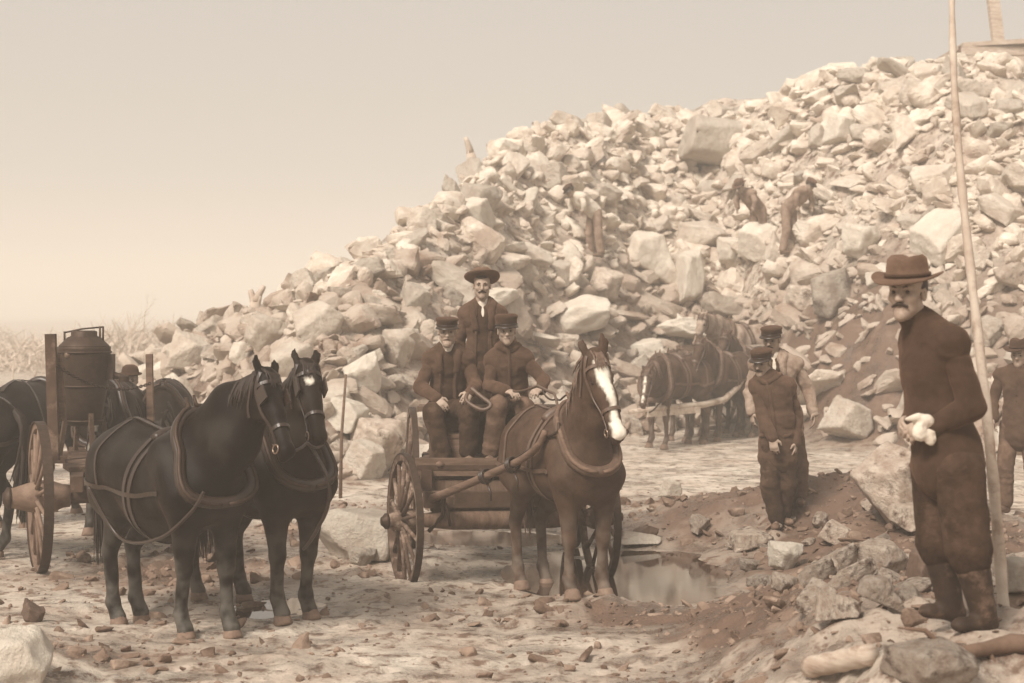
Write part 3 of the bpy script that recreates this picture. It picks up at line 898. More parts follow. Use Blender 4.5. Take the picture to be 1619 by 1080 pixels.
    for sg in (-1, 1):
        B.append(ell(q(.17, sg * .035, -.10), V(.125, .035, .085) * sh, .04 * sh, AX))      # cheek
        B.append(ell(q(.15, sg * .060, .018), V(.055, .026, .026) * sh, .02 * sh, AX))      # brow
        B.append(ell(q(.18, sg * .078, -.002), V(.024, .012, .018) * sh, .008 * sh, AX, '-'))
        B.append(ell(q(L - .03, sg * .030, -.005), V(.026, .020, .02) * sh, .015 * sh, AX))
        B.append(ell(q(L - .012, sg * .036, .004), V(.016, .010, .011) * sh, .006 * sh, AX, '-'))
    eu = nrm(-hd * .85 + hu * .25)
    for sg in (-1, 1):
        e0 = q(.005, sg * .055, .015); e1 = e0 + (eu * .095 + hr * sg * .025) * sh * ears; e2 = e1 + (eu * .075 - hr * sg * .006) * sh * ears
        B.append(cone(e0, e1, .028 * sh, .032 * sh, .015 * sh, hu, 1.6)); B.append(cone(e1, e2, .030 * sh, .006 * sh, .01 * sh, hu, 1.5))
        B.append(ell(e1 + hu * .022 * sh, V(.05, .014, .014) * sh, .008 * sh, [eu, hr, hu], '-'))
    for p in B: pass
    seed = foot[0] * 3
    dsp = lambda x, y, z: .009 * s * fbm(x * 5 + seed, y * 5, z * 5, 3)
    def wht(v):
        w = .13 * sstep(.95, .1, v[:, 2] / s) * np.clip(.5 + 1.5 * fbm(v[:, 0] * 14, v[:, 1] * 14, v[:, 2] * 14, 3), 0, 1) + .02 * np.clip(fbm(v[:, 0] * 5 + seed, v[:, 1] * 5, v[:, 2] * 5, 3) * 2, 0, 1)
        if white:
            for kind in white:
                if kind == 'blaze':
                    a = ((v - po) @ hd) / sh; b = ((v - po) @ hr) / sh; c_ = ((v - po) @ hu) / sh
                    wd = bw_ + .014 * np.sin(a * 9 + 1) + .014 * (a > L - .12)
                    w = np.maximum(w, sstep(.010, -.010, np.abs(b + .006 * np.sin(a * 23)) - wd + .012 * fbm(v[:, 0] * 45, v[:, 1] * 45, v[:, 2] * 45, 2)) * (a > .05) * (c_ > -.015) * (a < L + .1))
                if kind == 'star':
                    p = q(.14, .012, .06); w = np.maximum(w, sstep(.042, .022, np.linalg.norm((v - p) / V(1, 1, 1), axis=1) / s))
                if kind == 'strip':
                    a = ((v - po) @ hd) / sh; b = ((v - po) @ hr) / sh; c_ = ((v - po) @ hu) / sh
                    w = np.maximum(w, sstep(.008, -.008, np.abs(b) - .016) * (a > .08) * (c_ > .0) * (a < L - .06))
                if kind == 'socks':
                    w = np.maximum(w, .5 * sstep(.19, .12, v[:, 2] / s + .03 * np.sin(v[:, 0] * 40)))
        return w
    body = sdf_obj("body", B, h, m, root, dsp, {"white": wht})
    if h > .03 and gear == 'none' and not mane_m: return root, body, None
    # hooves
    for sg in (-1, 1):
        for (fx, fz, lst) in ((.42, fore, 0), (-.66, hind, 1)):
            dx, dy = (fz if sg < 0 else (-fz[0], fz[1]))
            xx = (fx + dx + (.085 if not lst else .045)); yy_ = sg * (.145 if not lst else .15)
            g_ = gx(xx * s, yy_ * s)
            mb = MB(); mb.lathe(V(xx * s, yy_ * s, g_ - .012), nrm(V(-.28, 0, 1)), [(.071 * s, 0), (.069 * s, .02 * s), (.056 * s, .075 * s), (.040 * s, .090 * s)], 18)
            ho = mb.build("hoof", M_HOOF, root, True)
    # eyes
    for sg in (-1, 1):
        v, f_ = surf_e(q(.18, sg * .062, -.004), .020 * sh)
        mesh_obj("eye", v, f_, M_EYE, root, True)
    bvh = bvh_of(body)
    # mane: tapering locks
    rs = np.random.RandomState(int(abs(foot[0] * 100)) + 5)
    vs = MB()
    side = 1 if turn >= 0 else -1
    nL = 150 if h < .025 else 60
    wth = V(.34, 0, 1.47) * s
    for i in range(nL):
        u = i / (nL - 1.0)
        b0 = (1 - u) ** 2 * wth + 2 * u * (1 - u) * (mid_t + V(-.02, 0, .13) * s) + u * u * (po + V(-.02, 0, .06) * s)
        b0 = b0 + rs.normal(0, .008, 3) * s
        lenh = (.17 + .12 * rs.rand()) * s
        sd_ = side if rs.rand() < .85 else -side
        p1 = b0 + V(rs.normal(0, .015), sd_ * .075, .0) * s
        p2 = b0 + V(rs.normal(-.01, .02), sd_ * .12 + rs.normal(0, .01), -lenh / s * .55) * s
        p3 = b0 + V(rs.normal(-.02, .03), sd_ * .125 + rs.normal(0, .015), -lenh / s) * s
        pts = []
        for tt in (0, .3, .6, 1):
            pts.append((1 - tt) ** 3 * b0 + 3 * (1 - tt) ** 2 * tt * p1 + 3 * (1 - tt) * tt * tt * p2 + tt ** 3 * p3)
        w = (.016 if h < .025 else .028) * s
        vs.tube(pts, [w * .7, w, w * .7, w * .1], 4, cap=False)
    for i in range(26 if h < .025 else 10):            # forelock
        b0 = q(.0, rs.normal(0, .022), .055)
        vs.tube([b0 - hd * .03 * s, b0 + hd * .03 * s + hu * .03 * s, b0 + hd * (.10 + .05 * rs.rand()) * s + hu * .022 * s + hr * rs.normal(0, .02) * s], [.008 * s, .009 * s, .001], 4, cap=False)
    vs.build("mane", mane_m, root, True)
    vs = MB()
    for i in range(110 if h < .025 else 36):           # tail
        a = rs.rand() * 6.28; r_ = .035 * math.sqrt(rs.rand())
        b0 = V(-.88, 0, 1.30) * s + V(0, math.cos(a) * r_, math.sin(a) * r_) * s
        k = .55 + .40 * rs.rand()
        p1 = b0 + V(-.12, math.cos(a) * .02, -.06) * s
        p2 = b0 + V(-.12 + rs.normal(0, .02), math.cos(a) * .06 + tailswing * .4, -.45 * k) * s
        p3 = b0 + V(-.04 + rs.normal(0, .03), math.cos(a) * .045 + tailswing, -1.05 * k) * s
        pts = [(1 - tt) ** 3 * b0 + 3 * (1 - tt) ** 2 * tt * p1 + 3 * (1 - tt) * tt * tt * p2 + tt ** 3 * p3 for tt in (0, .2, .4, .6, .8, 1)]
        w = (.011 if h < .025 else .02) * s
        vs.tube(pts, [w, w * 1.2, w * 1.2, w, w * .7, w * .15], 4, cap=False)
    vs.build("tail", mane_m, root, True)
    # bridle
    gm = gear_m or M_LEATH
    if gear != 'none':
        br = MB()
        sw = (.024 if h < .025 else .032) * s
        lp = loop_pts(bvh, q(L * .66, 0, -.03), hr, hu, n=26, R0=.22 * s)
        if len(lp) > 4: strap(bvh, lp, sw, gm, "", None, mb=br)
        lp = loop_pts(bvh, q(.085, 0, -.03), hr, hu, 10, 170, n=20, R0=.24 * s)
        if len(lp) > 3: strap(bvh, lp, sw, gm, "", None, mb=br)
        for sg in (-1, 1):
            strap(bvh, [q(.0, sg * .07, .04), q(.12, sg * .09, -.04), q(.26, sg * .07, -.06), q(L * .66, sg * .06, -.04), q(L - .08, sg * .055, -.06)], sw, gm, "", None, mb=br)
            strap(bvh, [q(.0, sg * .07, .0), q(.12, sg * .09, -.12), q(.18, sg * .03, -.2)], sw * .8, gm, "", None, mb=br)
        brid = br.build("bridle", gm, root)
        if blink:
            for sg in (-1, 1):
                mb = MB(); c0 = q(.17, sg * .098, .012)
                mb.box(c0, (.11 * s, .012 * s, .095 * s), (hd, nrm(hr + hu * .25 * sg), hu)); mb.build("blinker", gm, brid)
        for sg in (-1, 1):
            mb = MB(); c0 = q(L - .07, sg * .066, -.055)
            mb.tube([c0 + (hd * math.cos(a) + hu * math.sin(a)) * .03 * s for a in np.linspace(0, 6.28, 13)[:-1]], .006 * s, 6, closed=True)
            mb.build("bit_ring", M_BRASS, brid, True)
    info = dict(root=root, body=body, bvh=bvh, po=po, hd=hd, hr=hr, hu=hu, s=s, q=q, Rz=Rz, foot=V(foot), gm=gm, loc=loc)
    if gear == 'full' and collar:
        # padded collar round the base of the neck, with hames
        na = nrm(po - V(.40, 0, 1.15) * s); na = nrm(na * .6 + V(.36, 0, .06))
        cc = V(.49, 0, 1.25) * s
        u = V(0, 1, 0); vv = nrm(np.cross(na, u)); 
        if vv[2] < 0: vv = -vv
        lp = loop_pts(bvh, cc, u, vv, 0, 352, n=40, R0=.62 * s)
        if len(lp) > 12:
            ctr = np.mean(lp, 0)
            lp = [ctr + (p - ctr) * 1.06 for p in lp]
            k = len(lp)
            lp = [(lp[i - 1] + lp[i] * 2 + lp[(i + 1) % k]) / 4 for i in range(k)]
            mb = MB(); mb.tube(lp, .044 * s, 10, closed=True); col = mb.build("collar", gm, root, True)
            lp2 = [ctr + (p - ctr) * 1.09 + na * .035 * s for p in lp]
            for sg in (-1, 1):
                hh = sorted([p for p in lp2 if p[1] * sg > .01], key=lambda p: -p[2])
                if len(hh) > 3:
                    mb = MB(); top = hh[0] + (hh[0] - ctr) * .18
                    mb.tube([top] + hh, [.010 * s] + [.017 * s] * (len(hh) - 1) + [.012 * s], 8); mb.build("hame", M_METAL if gm is M_LEATH else M_WOOD, col, True)
            info['collar'] = lp2
    if gear in ('full', 'band'):
        hs = MB(); sw = (.042 if h < .025 else .05) * s
        for (x0, tilt) in (((.02, 0.05)), (-.06, 0.02)) if gear == 'full' else ((0, 0),):
            lp = loop_pts(bvh, V(x0, 0, 1.05) * s, V(0, 1, 0), nrm(V(tilt, 0, 1)), 0, 360, n=56, R0=.62 * s)
            strap(bvh, lp, sw, gm, "", None, mb=hs)
        strap(bvh, [V(.28, 0, 1.5) * s, V(.0, 0, 1.46) * s, V(-.5, 0, 1.5) * s, V(-.82, 0, 1.36) * s], sw * .8, gm, "", None, mb=hs)
        for sg in (-1, 1):
            strap(bvh, [V(-.50, sg * .05, 1.48) * s, V(-.55, sg * .30, 1.25) * s, V(-.5, sg * .36, 1.0) * s], sw * .6, gm, "", None, mb=hs)
            strap(bvh, [V(.42, sg * .3, 1.03) * s, V(.1, sg * .4, .98) * s, V(-.4, sg * .4, .98) * s, V(-.75, sg * .3, 1.02) * s, V(-.92, sg * .12, 1.04) * s, V(-.95, 0, 1.04) * s], sw * .75, gm, "", None, mb=hs)
        hs.build("harness_straps", gm, root)
        mb = MB(); mb.tube(loop_pts(bvh, V(-.02, 0, 1.1) * s, V(0, 1, 0), V(0, 0, 1), 62, 118, n=10, R0=.6 * s), .045 * s, 8); mb.build("back_pad", gm, root, True)
    return info

def surf_e(c, r, n=10):
    v = []; f = []
    for i in range(n + 1):
        for j in range(n * 2):
            a = math.pi * i / n; b = math.pi * j / n
            v.append(V(c) + r * V(math.sin(a) * math.cos(b), math.sin(a) * math.sin(b), math.cos(a)))
    for i in range(n):
        for j in range(n * 2):
            k = (j + 1) % (n * 2)
            f.append((i * n * 2 + j, (i + 1) * n * 2 + j, (i + 1) * n * 2 + k, i * n * 2 + k))
    return v, f

def rein(name, label, pts, rad, m, sag=0.0, parent=None, cat="rein", group=None, n=14):
    pts = [V(p) for p in pts]; out = []
    for j_ in range(len(pts) - 1):
        a, b = pts[j_], pts[j_ + 1]; z_, c_ = pts[max(j_ - 1, 0)], pts[min(j_ + 2, len(pts) - 1)]
        for i in range(n):
            t_ = i / n; out.append(.5 * (2 * a + (b - z_) * t_ + (2 * z_ - 5 * a + 4 * b - c_) * t_ ** 2 + (-z_ + 3 * a - 3 * b + c_) * t_ ** 3) - V(0, 0, 1) * sag * 4 * t_ * (1 - t_))
    out.append(pts[-1])
    mb = MB(); mb.tube(out, rad, 6)
    o = mb.build(name, m, parent, True)
    if parent is None: tag(o, label, cat, group)
    return o

# near dark horse of the left pair
fA = P(286, 1003, 11.35); xA, yA = -2.35, 11.4
hA = horse("draft_horse", "near black heavy horse in front at left, back to the camera side, head lowered", (xA, yA, hz(xA, yA)), 42, M_H1, M_MANE,
           .955, P(420, 598, 10.75), P(468, 742, 10.35), fat=1.30, sway=.08, nk=1.35, hl=.64, lg=1.16, h=.019, hind=(.10, 0), fore=(-.07, 0), group="dark pair at the left", turn=-1, tailswing=-.05)
xB, yB = -1.83, 12.05
hB = horse("draft_horse", "dark bay horse with a white star facing the camera, right of the near black one", (xB, yB, hz(xB, yB)), 38, M_H2, M_MANE,
           1.0, P(484, 583, 11.35), P(510, 712, 10.95), fat=1.14, nk=1.15, lg=1.12, h=.019, hind=(-.08, 0), fore=(.05, 0), white=('star',), group="dark pair at the left", turn=1)
# cart horse in the middle
xC, yC = .40, 12.72
hC = horse("cart_horse", "brown cart horse with a broad white blaze standing in the shafts", (xC, yC, hz(xC, yC)), 21, M_H3, M_MANE3,
           .985, P(940, 566, 12.0), P(978, 680, 11.72), fat=1.02, h=.018, hind=(.10, 0), fore=(.02, 0), white=('blaze',), hs=1.12, bw_=.036, turn=1, gear_m=M_LEATHW, blink=False, tailswing=.03)
# distant team
gT = "distant four horse team"
TE = [("bay team horse with a white strip on its face, leading the distant team", P(1066, 702, 26.6), -40, M_H4, P(1024, 588, 25.5), P(1014, 648, 25.2), ('strip',)),
      ("dark team horse half hidden behind the leading one", P(1094, 692, 28.2), -34, M_H3, P(1062, 562, 27.2), P(1046, 612, 26.9), None),
      ("dusty brown team horse in front of the distant wagon", P(1146, 700, 27.9), -38, M_H4, P(1108, 540, 26.9), P(1092, 592, 26.6), None),
      ("brown team horse nearest the distant wagon's plank side", P(1180, 690, 29.3), -34, M_H4, P(1148, 530, 28.4), P(1132, 580, 28.1), None)]
for (lab, pp, thh, mm, a, b, wh) in TE:
    horse("team_horse", lab, (pp[0], pp[1], hz(pp[0], pp[1])), thh, mm, M_MANE3, 1.0, a, b, h=.034, white=wh, group=gT, gear_m=M_LEATHW, gear='full', blink=False, turn=-1)
pp = P(1172, 676, 30.4); horse('team_horse', 'pale grey horse raised above the distant team, its head near the plank side', (pp[0], pp[1], hz(pp[0], pp[1])), -48, M_H5, M_MANE3, 1.0, P(1112, 500, 29.2), P(1096, 552, 28.9), h=.034, group=gT, gear_m=M_LEATHW, gear='full', blink=False, turn=-1)
# horses behind the left pair
gL = "horses behind the dark pair"
pp = P(178, 780, 16.6); horse("draft_horse", "dark horse with blinkers looking this way over the near black one's rump", (pp[0], pp[1], hz(pp[0], pp[1])), 4, M_H2, M_MANE, 1.0, P(158, 632, 15.9), P(146, 705, 15.6), h=.034, white=('blaze',), group=gL)
pp = P(262, 770, 17.6); horse("mule", "mule of which only the pricked ears and face show above the near black horse", (pp[0], pp[1], hz(pp[0], pp[1])), 8, M_H2, M_MANE, .98, P(250, 668, 16.7), P(246, 736, 16.5), h=.034, group=gL, ears=1.45)
pp = P(66, 800, 17.3); horse("draft_horse", "dark horse standing away from the camera behind the tall cart wheel", (pp[0], pp[1], hz(pp[0], pp[1])), 168, M_H1, M_MANE, 1.0, None, None, h=.034, group=gL, gear='band')
pp = P(-122, 815, 14.6); horse("draft_horse", "dark horse cut off by the left edge of the picture", (pp[0], pp[1], hz(pp[0], pp[1])), -100, M_H1, M_MANE, 1.0, None, None, h=.034, group=gL, gear='band')

# ---------------------------------------------------------------- people
def hand_prims(w, D, N, T, curl=.5, sc=1.0, thumb=.7):
    """w wrist, D along the hand, N back of the hand, T thumb side"""
    D = nrm(D); N = nrm(N - D * (N @ D)); T = nrm(T - D * (T @ D) - N * (T @ N)); o = []
    o.append(cone(w, w + D * .03 * sc, .026 * sc, .028 * sc, .02, N, 1.3))
    o.append(cone(w + D * .03 * sc + T * .012 * sc, w + D * .078 * sc + T * .014 * sc, .026 * sc, .026 * sc, .02, N, 1.8))
    o.append(cone(w + D * .03 * sc - T * .012 * sc, w + D * .074 * sc - T * .016 * sc, .026 * sc, .024 * sc, .02, N, 1.8))
    for i, (off, L) in enumerate(((.033, .072), (.011, .080), (-.011, .074), (-.032, .058))):
        c1 = curl * (.8 + .08 * i); b = w + (D * (.085 - .004 * abs(i - 1)) + T * off) * sc
        d1 = D * math.cos(c1) - N * math.sin(c1); d2 = D * math.cos(2.1 * c1) - N * math.sin(2.1 * c1); d3 = D * math.cos(2.8 * c1) - N * math.sin(2.8 * c1)
        p1 = b + d1 * L * .48 * sc; p2 = p1 + d2 * L * .32 * sc; p3 = p2 + d3 * L * .24 * sc
        o += [cone(b, p1, .0100 * sc, .0092 * sc, .005), cone(p1, p2, .0092 * sc, .0086 * sc, .004), cone(p2, p3, .0086 * sc, .0075 * sc, .004)]
    tb = w + (D * .022 + T * .028) * sc; t1 = tb + (D * .5 + T * thumb - N * .35) * .045 * sc; t2 = t1 + (D * .85 + T * .1 - N * .35) * .034 * sc
    o += [cone(tb, t1, .016 * sc, .0115 * sc, .012), cone(t1, t2, .0112 * sc, .0085 * sc, .004)]
    return o

def head_frame(yaw, pitch=0, roll=0):
    y, p, r = R(yaw), R(pitch), R(roll)
    Fw = V(math.sin(y) * math.cos(p), -math.cos(y) * math.cos(p), -math.sin(p))     # yaw + : to image right; pitch + : down
    Rt = nrm(np.cross(Fw, V(0, 0, 1)))
    U = np.cross(Rt, Fw)
    Rt2 = Rt * math.cos(r) + U * math.sin(r); U2 = -Rt * math.sin(r) + U * math.cos(r)
    return Rt2, Fw, U2

def person(label, foot, J, face=(0, 0, 0), torso_f=(0, -1, 0), top='jacket', top_m=None, trou_m=None, hat=None, hat_m=None,
           moustache=False, beard=False, hair_m=None, h=.009, group=None, skin=None, boots='shoe', sc=1.0, open_f=False, cap_h=1.0, cw=.92,
           handpose=None, hem=.0, collar=True, hat_tilt=0.0, boot_m=None, rz=0.0, seed=0.0, fold=1.0, neckerchief=False):
    """J: joints in local coordinates. keys: hd nk ch wa pe; sA eA wA (image left arm) sB eB wB; hA kA aA tA; hB kB aB tB"""
    root = thing("person", label, "person", foot, rz, group)
    J = {k: V(v) for k, v in J.items()}
    tf = nrm(torso_f)
    hm = hair_m or M_HAIR
    C = J['hd']; Rt, Fw, U = head_frame(*face); AX = [Rt, Fw, U]
    hp = lambda x, y, z: C + (Rt * x + Fw * y + U * z) * sc
    E = lambda x, y, z, r, k=.02, op='+': ell(hp(x, y, z), V(r) * sc, k * sc, AX, op)
    K = lambda a, b, ra, rb, k=.02: cone(hp(*a), hp(*b), ra * sc, rb * sc, k * sc)
    B = [E(0, -.012, .040, (.074, .092, .080), .02), E(0, .026, -.030, (.054, .060, .084), .03),
         K((-.046, .0, -.052), (0, .070, -.092), .018, .022, .03), K((.046, .0, -.052), (0, .070, -.092), .018, .022, .03),
         E(0, .074, -.098, (.020, .015, .016), .02),
         K((-.040, .076, .026), (.040, .076, .026), .013, .013, .015),
         E(-.040, .062, -.020, (.022, .022, .018), .025), E(.040, .062, -.020, (.022, .022, .018), .025),
         E(-.031, .096, .006, (.018, .015, .011), .012, '-'), E(.031, .096, .006, (.018, .015, .011), .012, '-'),
         K((0, .086, .016), (0, .112, -.026), .009, .013, .012), E(-.013, .100, -.030, (.009, .010, .008), .008), E(.013, .100, -.030, (.009, .010, .008), .008),
         E(0, .088, -.054, (.026, .012, .007), .008), E(0, .087, -.066, (.022, .012, .008), .008), E(0, .102, -.0598, (.022, .010, .0025), .003, '-'),
         E(-.076, -.008, -.004, (.011, .020, .032), .008), E(.076, -.008, -.004, (.011, .020, .032), .008),
         E(-.082, -.002, .0, (.006, .009, .016), .004, '-'), E(.082, -.002, .0, (.006, .009, .016), .004, '-')]
    nb = J['nk']
    B.append(cone(hp(0, -.022, -.06), nb, .056 * sc, .062 * sc, .03))
    c2 = lambda a, b, ra, rb, k=.04, n=None, f=1.0: cone(J[a], J[b], ra * sc, rb * sc, k, n, f)
    B += [c2('pe', 'wa', .125, .115, .05, tf, 1.4), c2('wa', 'ch', .115, .125, .05, tf, 1.4), c2('ch', 'nk', .10, .055, .04, tf, 1.3),
          c2('sA', 'sB', .044, .044, .05)]
    for s_ in 'AB':
        B += [c2('s' + s_, 'e' + s_, .044, .040), c2('e' + s_, 'w' + s_, .040, .029, .02)]
        B += [c2('h' + s_, 'k' + s_, .085, .055, .04), c2('k' + s_, 'a' + s_, .055, .040, .02), cone(J['a' + s_], J['a' + s_] * .45 + J['t' + s_] * .55 - V(0, 0, .012), .030 * sc, .016 * sc, .02)]
    if handpose:
        for s_ in 'AB':
            if s_ in handpose:
                D, N_, T, cu = handpose[s_]; B += hand_prims(J['w' + s_], V(D), V(N_), V(T), cu, sc)
    def flush_socket_shade(v):                       # lips and stubble, plus eye socket shade put into the skin colour
        w_ = v - C; x_, y_, z_ = w_ @ Rt / sc, w_ @ Fw / sc, w_ @ U / sc
        f_ = .85 * np.exp(-((x_ / .026) ** 4 + ((z_ + .0598) / .0065) ** 2)) * (y_ > .06)
        f_ = f_ + .80 * np.exp(-(((np.abs(x_) - .031) / .020) ** 2 + ((z_ - .006) / .014) ** 2)) * (y_ > .03)
        f_ = f_ + .25 * sstep(-.045, -.075, z_) * (z_ > -.14) * (y_ > -.02) * (.7 + .6 * vnoise(x_ * 80, y_ * 80, z_ * 80))
        return np.clip(f_, 0, 1)
    body = sdf_obj("body", B, h if h > .009 else .0075, skin or M_SKIN, root, None, {"flush_socket_shade": flush_socket_shade})
    for sg in (-1, 1):
        v, f_ = surf_e(hp(sg * .031, .0745, .005), .0092 * sc, 6); mesh_obj("eye", v, f_, M_EYE, root)
        mb = MB(); mb.tube([hp(sg * .014, .088, .024), hp(sg * .030, .090, .029), hp(sg * .046, .077, .024)], [.003 * sc, .0042 * sc, .002 * sc], 6); mb.build("eyebrow", hm, root, True)
    nz = lambda a, b: (lambda x, y, z: a * fbm(x * b + seed, y * b, z * b, 3))
    # hair: back and sides under the hat
    HP = [E(0, -.032, .035, (.078, .086, .078), .01), E(-.062, -.020, .018, (.017, .034, .040), .015), E(.062, -.020, .018, (.017, .034, .040), .015), E(0, .055, .085, (.055, .035, .022), .015),
          E(0, .11, -.01, (.064, .062, .072), .008, '-')]
    sdf_obj("hair", HP, h * .8, hm, root, nz(.004, 60))
    if moustache:
        sdf_obj("moustache", [K((0, .104, -.044), (-.034, .086, -.058), .0085, .006, .006), K((0, .104, -.044), (.034, .086, -.058), .0085, .006, .006)], .004, M_GREY if moustache == 'grey' else hm, root, nz(.002, 120))
    if beard:
        sdf_obj("beard", [E(0, .078, -.098, (.042, .030, .034), .02), K((-.056, .01, -.05), (0, .078, -.10), .016, .02, .02), K((.056, .01, -.05), (0, .078, -.10), .016, .02, .02)], .006, M_GREY if beard == 'grey' else hm, root, nz(.004, 90))
    # hat
    tU = nrm(U + Fw * math.sin(R(hat_tilt))); hx = Rt; hy = nrm(np.cross(tU, hx)); 
    if hy @ Fw < 0: hy = -hy
    HA = [hx, hy, tU]
    hq = lambda x, y, z: hp(0, -.008, .062) + (hx * x + hy * y + tU * z) * sc
    hm2 = hat_m or M_FELT
    def hatmesh(prof, wob=.0, sq=1.12, name="hat", dent=0.0, curl=0.0, parent=root):
        n = 40; vs = []; fs = []
        for j, (r, z) in enumerate(prof):
            for i in range(n):
                a = 2 * math.pi * i / n
                k = wob * max(0, (r - .09) / .06)
                zz = z + k * (math.sin(2 * a + seed) * .6 + math.sin(3 * a + 2 * seed) * .4) + curl * max(0, (r - .09) / .06) * math.cos(a) ** 2
                if dent and z > .06: zz -= dent * math.exp(-(math.cos(a) * r / .03) ** 2) ; 
                vs.append(hq(math.cos(a) * r, math.sin(a) * r * sq, zz))
            if j:
                for i in range(n):
                    k2 = (i + 1) % n; fs.append(((j - 1) * n + i, (j - 1) * n + k2, j * n + k2, j * n + i))
        fs.append(tuple(range((len(prof) - 1) * n, len(prof) * n))); fs.append(tuple(range(n))[::-1])
        return mesh_obj(name, vs, fs, hm2, parent, True)
    if hat == 'brim':
        ho = hatmesh([(.086, -.004), (.15, -.010), (.154, -.006), (.150, .0), (.100, .006), (.092, .012), (.090, .06), (.084, .092), (.068, .108), (.03, .104), (.008, .102)], .016, 1.12, dent=.02, curl=.022)
        mb = MB(); mb.tube([hq(math.cos(a) * .0935, math.sin(a) * .0935 * 1.12, .022) for a in np.linspace(0, 6.283, 33)[:-1]], .009 * sc, 6, closed=True); mb.build("hat_band", M_WOOLD, ho, True)
    elif hat == 'halo':      # wide brim turned up round the face
        ho = hatmesh([(.086, -.004), (.130, -.004), (.160, .018), (.165, .026), (.158, .030), (.122, .010), (.092, .012), (.091, .06), (.084, .086), (.062, .098), (.02, .098)], .010, 1.08, dent=.01)
    elif hat == 'bowler':
        ho = hatmesh([(.086, -.004), (.118, .004), (.126, .014), (.122, .018), (.092, .010), (.090, .05), (.078, .085), (.05, .105), (.01, .11)], .0, 1.12)
    elif hat == 'cap':
        ho = hatmesh([(.090, -.012), (.093, -.010), (.094, .026 * cap_h), (.103, .042 * cap_h), (.099, .052 * cap_h), (.080, .060 * cap_h), (.03, .064 * cap_h), (.005, .064 * cap_h)], .004, 1.10, dent=.006)
        n = 14; vs = []; fs = []
        for j, (rr, dz) in enumerate(((.088, -.004), (.125, -.016), (.138, -.026))):
            for i in range(n):
                a = R(25 + 130 * i / (n - 1)); r2 = .088 + (rr - .088) * math.sin(a * 1.0) ** .8
                vs.append(hq(math.cos(a) * r2, math.sin(a) * r2 * 1.10, dz))
        m0 = len(vs); vs += [v_ - tU * .005 * sc for v_ in vs]
        for j in range(2):
            for i in range(n - 1):
                a, b, c_, d = j * n + i, j * n + i + 1, (j + 1) * n + i + 1, (j + 1) * n + i
                fs.append((a, b, c_, d)); fs.append((a + m0, d + m0, c_ + m0, b + m0))
        for i in range(n - 1): fs.append((2 * n + i, 2 * n + i + 1, 2 * n + i + 1 + m0, 2 * n + i + m0))
        mesh_obj("visor", vs, fs, M_LEATH, ho, True)
        mb = MB(); mb.tube([hq(math.cos(a) * .095, math.sin(a) * .095 * 1.10, -.002) for a in np.linspace(0, 6.283, 33)[:-1]], .006 * sc, 6, closed=True); mb.build("hat_band", M_LEATH, ho, True)
    # clothes
    tm = top_m or M_WOOLD; tr = trou_m or M_TROU
    c3 = lambda a, b, ra, rb, k=.04, n=None, f=1.0: cone(J[a], J[b], ra * sc * cw, rb * sc * cw, k, n, f)
    folds = lambda x, y, z: fold * (.013 * np.abs(fbm(x * 9 + seed, y * 9, z * 15, 3)) - .004 + .004 * fbm(x * 4 + seed, y * 4, z * 6, 2) + .0035 * np.sin(40 * z + 22 * x + 9 * fbm(x * 5, y * 5 + seed, z * 5, 2)))
    T = [c3('pe', 'wa', .178, .162, .05, tf, 1.22), c3('wa', 'ch', .162, .180, .05, tf, 1.24), c3('ch', 'nk', .155, .078, .06, tf, 1.15), c3('sA', 'sB', .062, .062, .12), c3('nk', 'sA', .060, .060, .06), c3('nk', 'sB', .060, .060, .06)]
    SL = {}
    for s_ in 'AB':
        SL[s_] = [cone(J['s' + s_] * .93 + J['nk'] * .07 - V(0, 0, .012), J['e' + s_], .064 * sc * cw, .060 * sc * cw, .08), c3('e' + s_, 'w' + s_, .062, .054, .015)]
    if hem:
        hc = J['pe'] - V(0, 0, hem)
        T.append(cone(J['pe'], hc, .180 * sc * cw, .196 * sc * cw, .03, tf, 1.18))
    if top == 'sweater':
        T.append(cone(hp(0, -.02, -.075), nb, .062 * sc, .072 * sc, .02))
        for s_ in 'AB': SL[s_].append(ell(J['w' + s_], .050 * sc, .01))
    bot = (J['pe'] - V(0, 0, hem + .05))
    if open_f:
        T.append(cone(nb + tf * .12 * sc, J['wa'] + tf * .17 * sc, .060 * sc, .066 * sc, .006, op='-'))
        T.append(cone(J['wa'] + tf * .17 * sc, bot + tf * .19 * sc, .066 * sc, .12 * sc, .006, op='-'))
        T.append(cone(nb + U * .06, nb + tf * .10, .052, .05, .02, op='-'))
        ST = [c3('pe', 'wa', .160, .146, .05, tf, 1.22), c3('wa', 'ch', .146, .166, .05, tf, 1.24), c3('ch', 'nk', .138, .064, .05, tf, 1.15),
              cone(nb + tf * .10 * sc, J['ch'] + tf * .155 * sc, .048, .026, .006, op='-')]
        sdf_obj("waistcoat", ST, h, M_WOOLD, root, folds)
        SH = [c3('wa', 'ch', .13, .152, .05, tf, 1.24), c3('ch', 'nk', .134, .062, .05, tf, 1.15), cone(hp(0, -.02, -.09), nb, .058 * sc, .066 * sc, .02)]
        sdf_obj("shirt", SH, h, M_SHIRT, root, folds)
    elif collar and top != 'sweater':
        T.append(cone(hp(0, -.03, -.10), nb + V(0, 0, -.02), .064 * sc, .080 * sc, .02))
    coat_o = sdf_obj({'sweater': "sweater"}.get(top, "jacket"), T, h, tm, root, folds)
    slo = {s_: sdf_obj("sleeve", SL[s_], h, tm, coat_o, folds) for s_ in 'AB'}
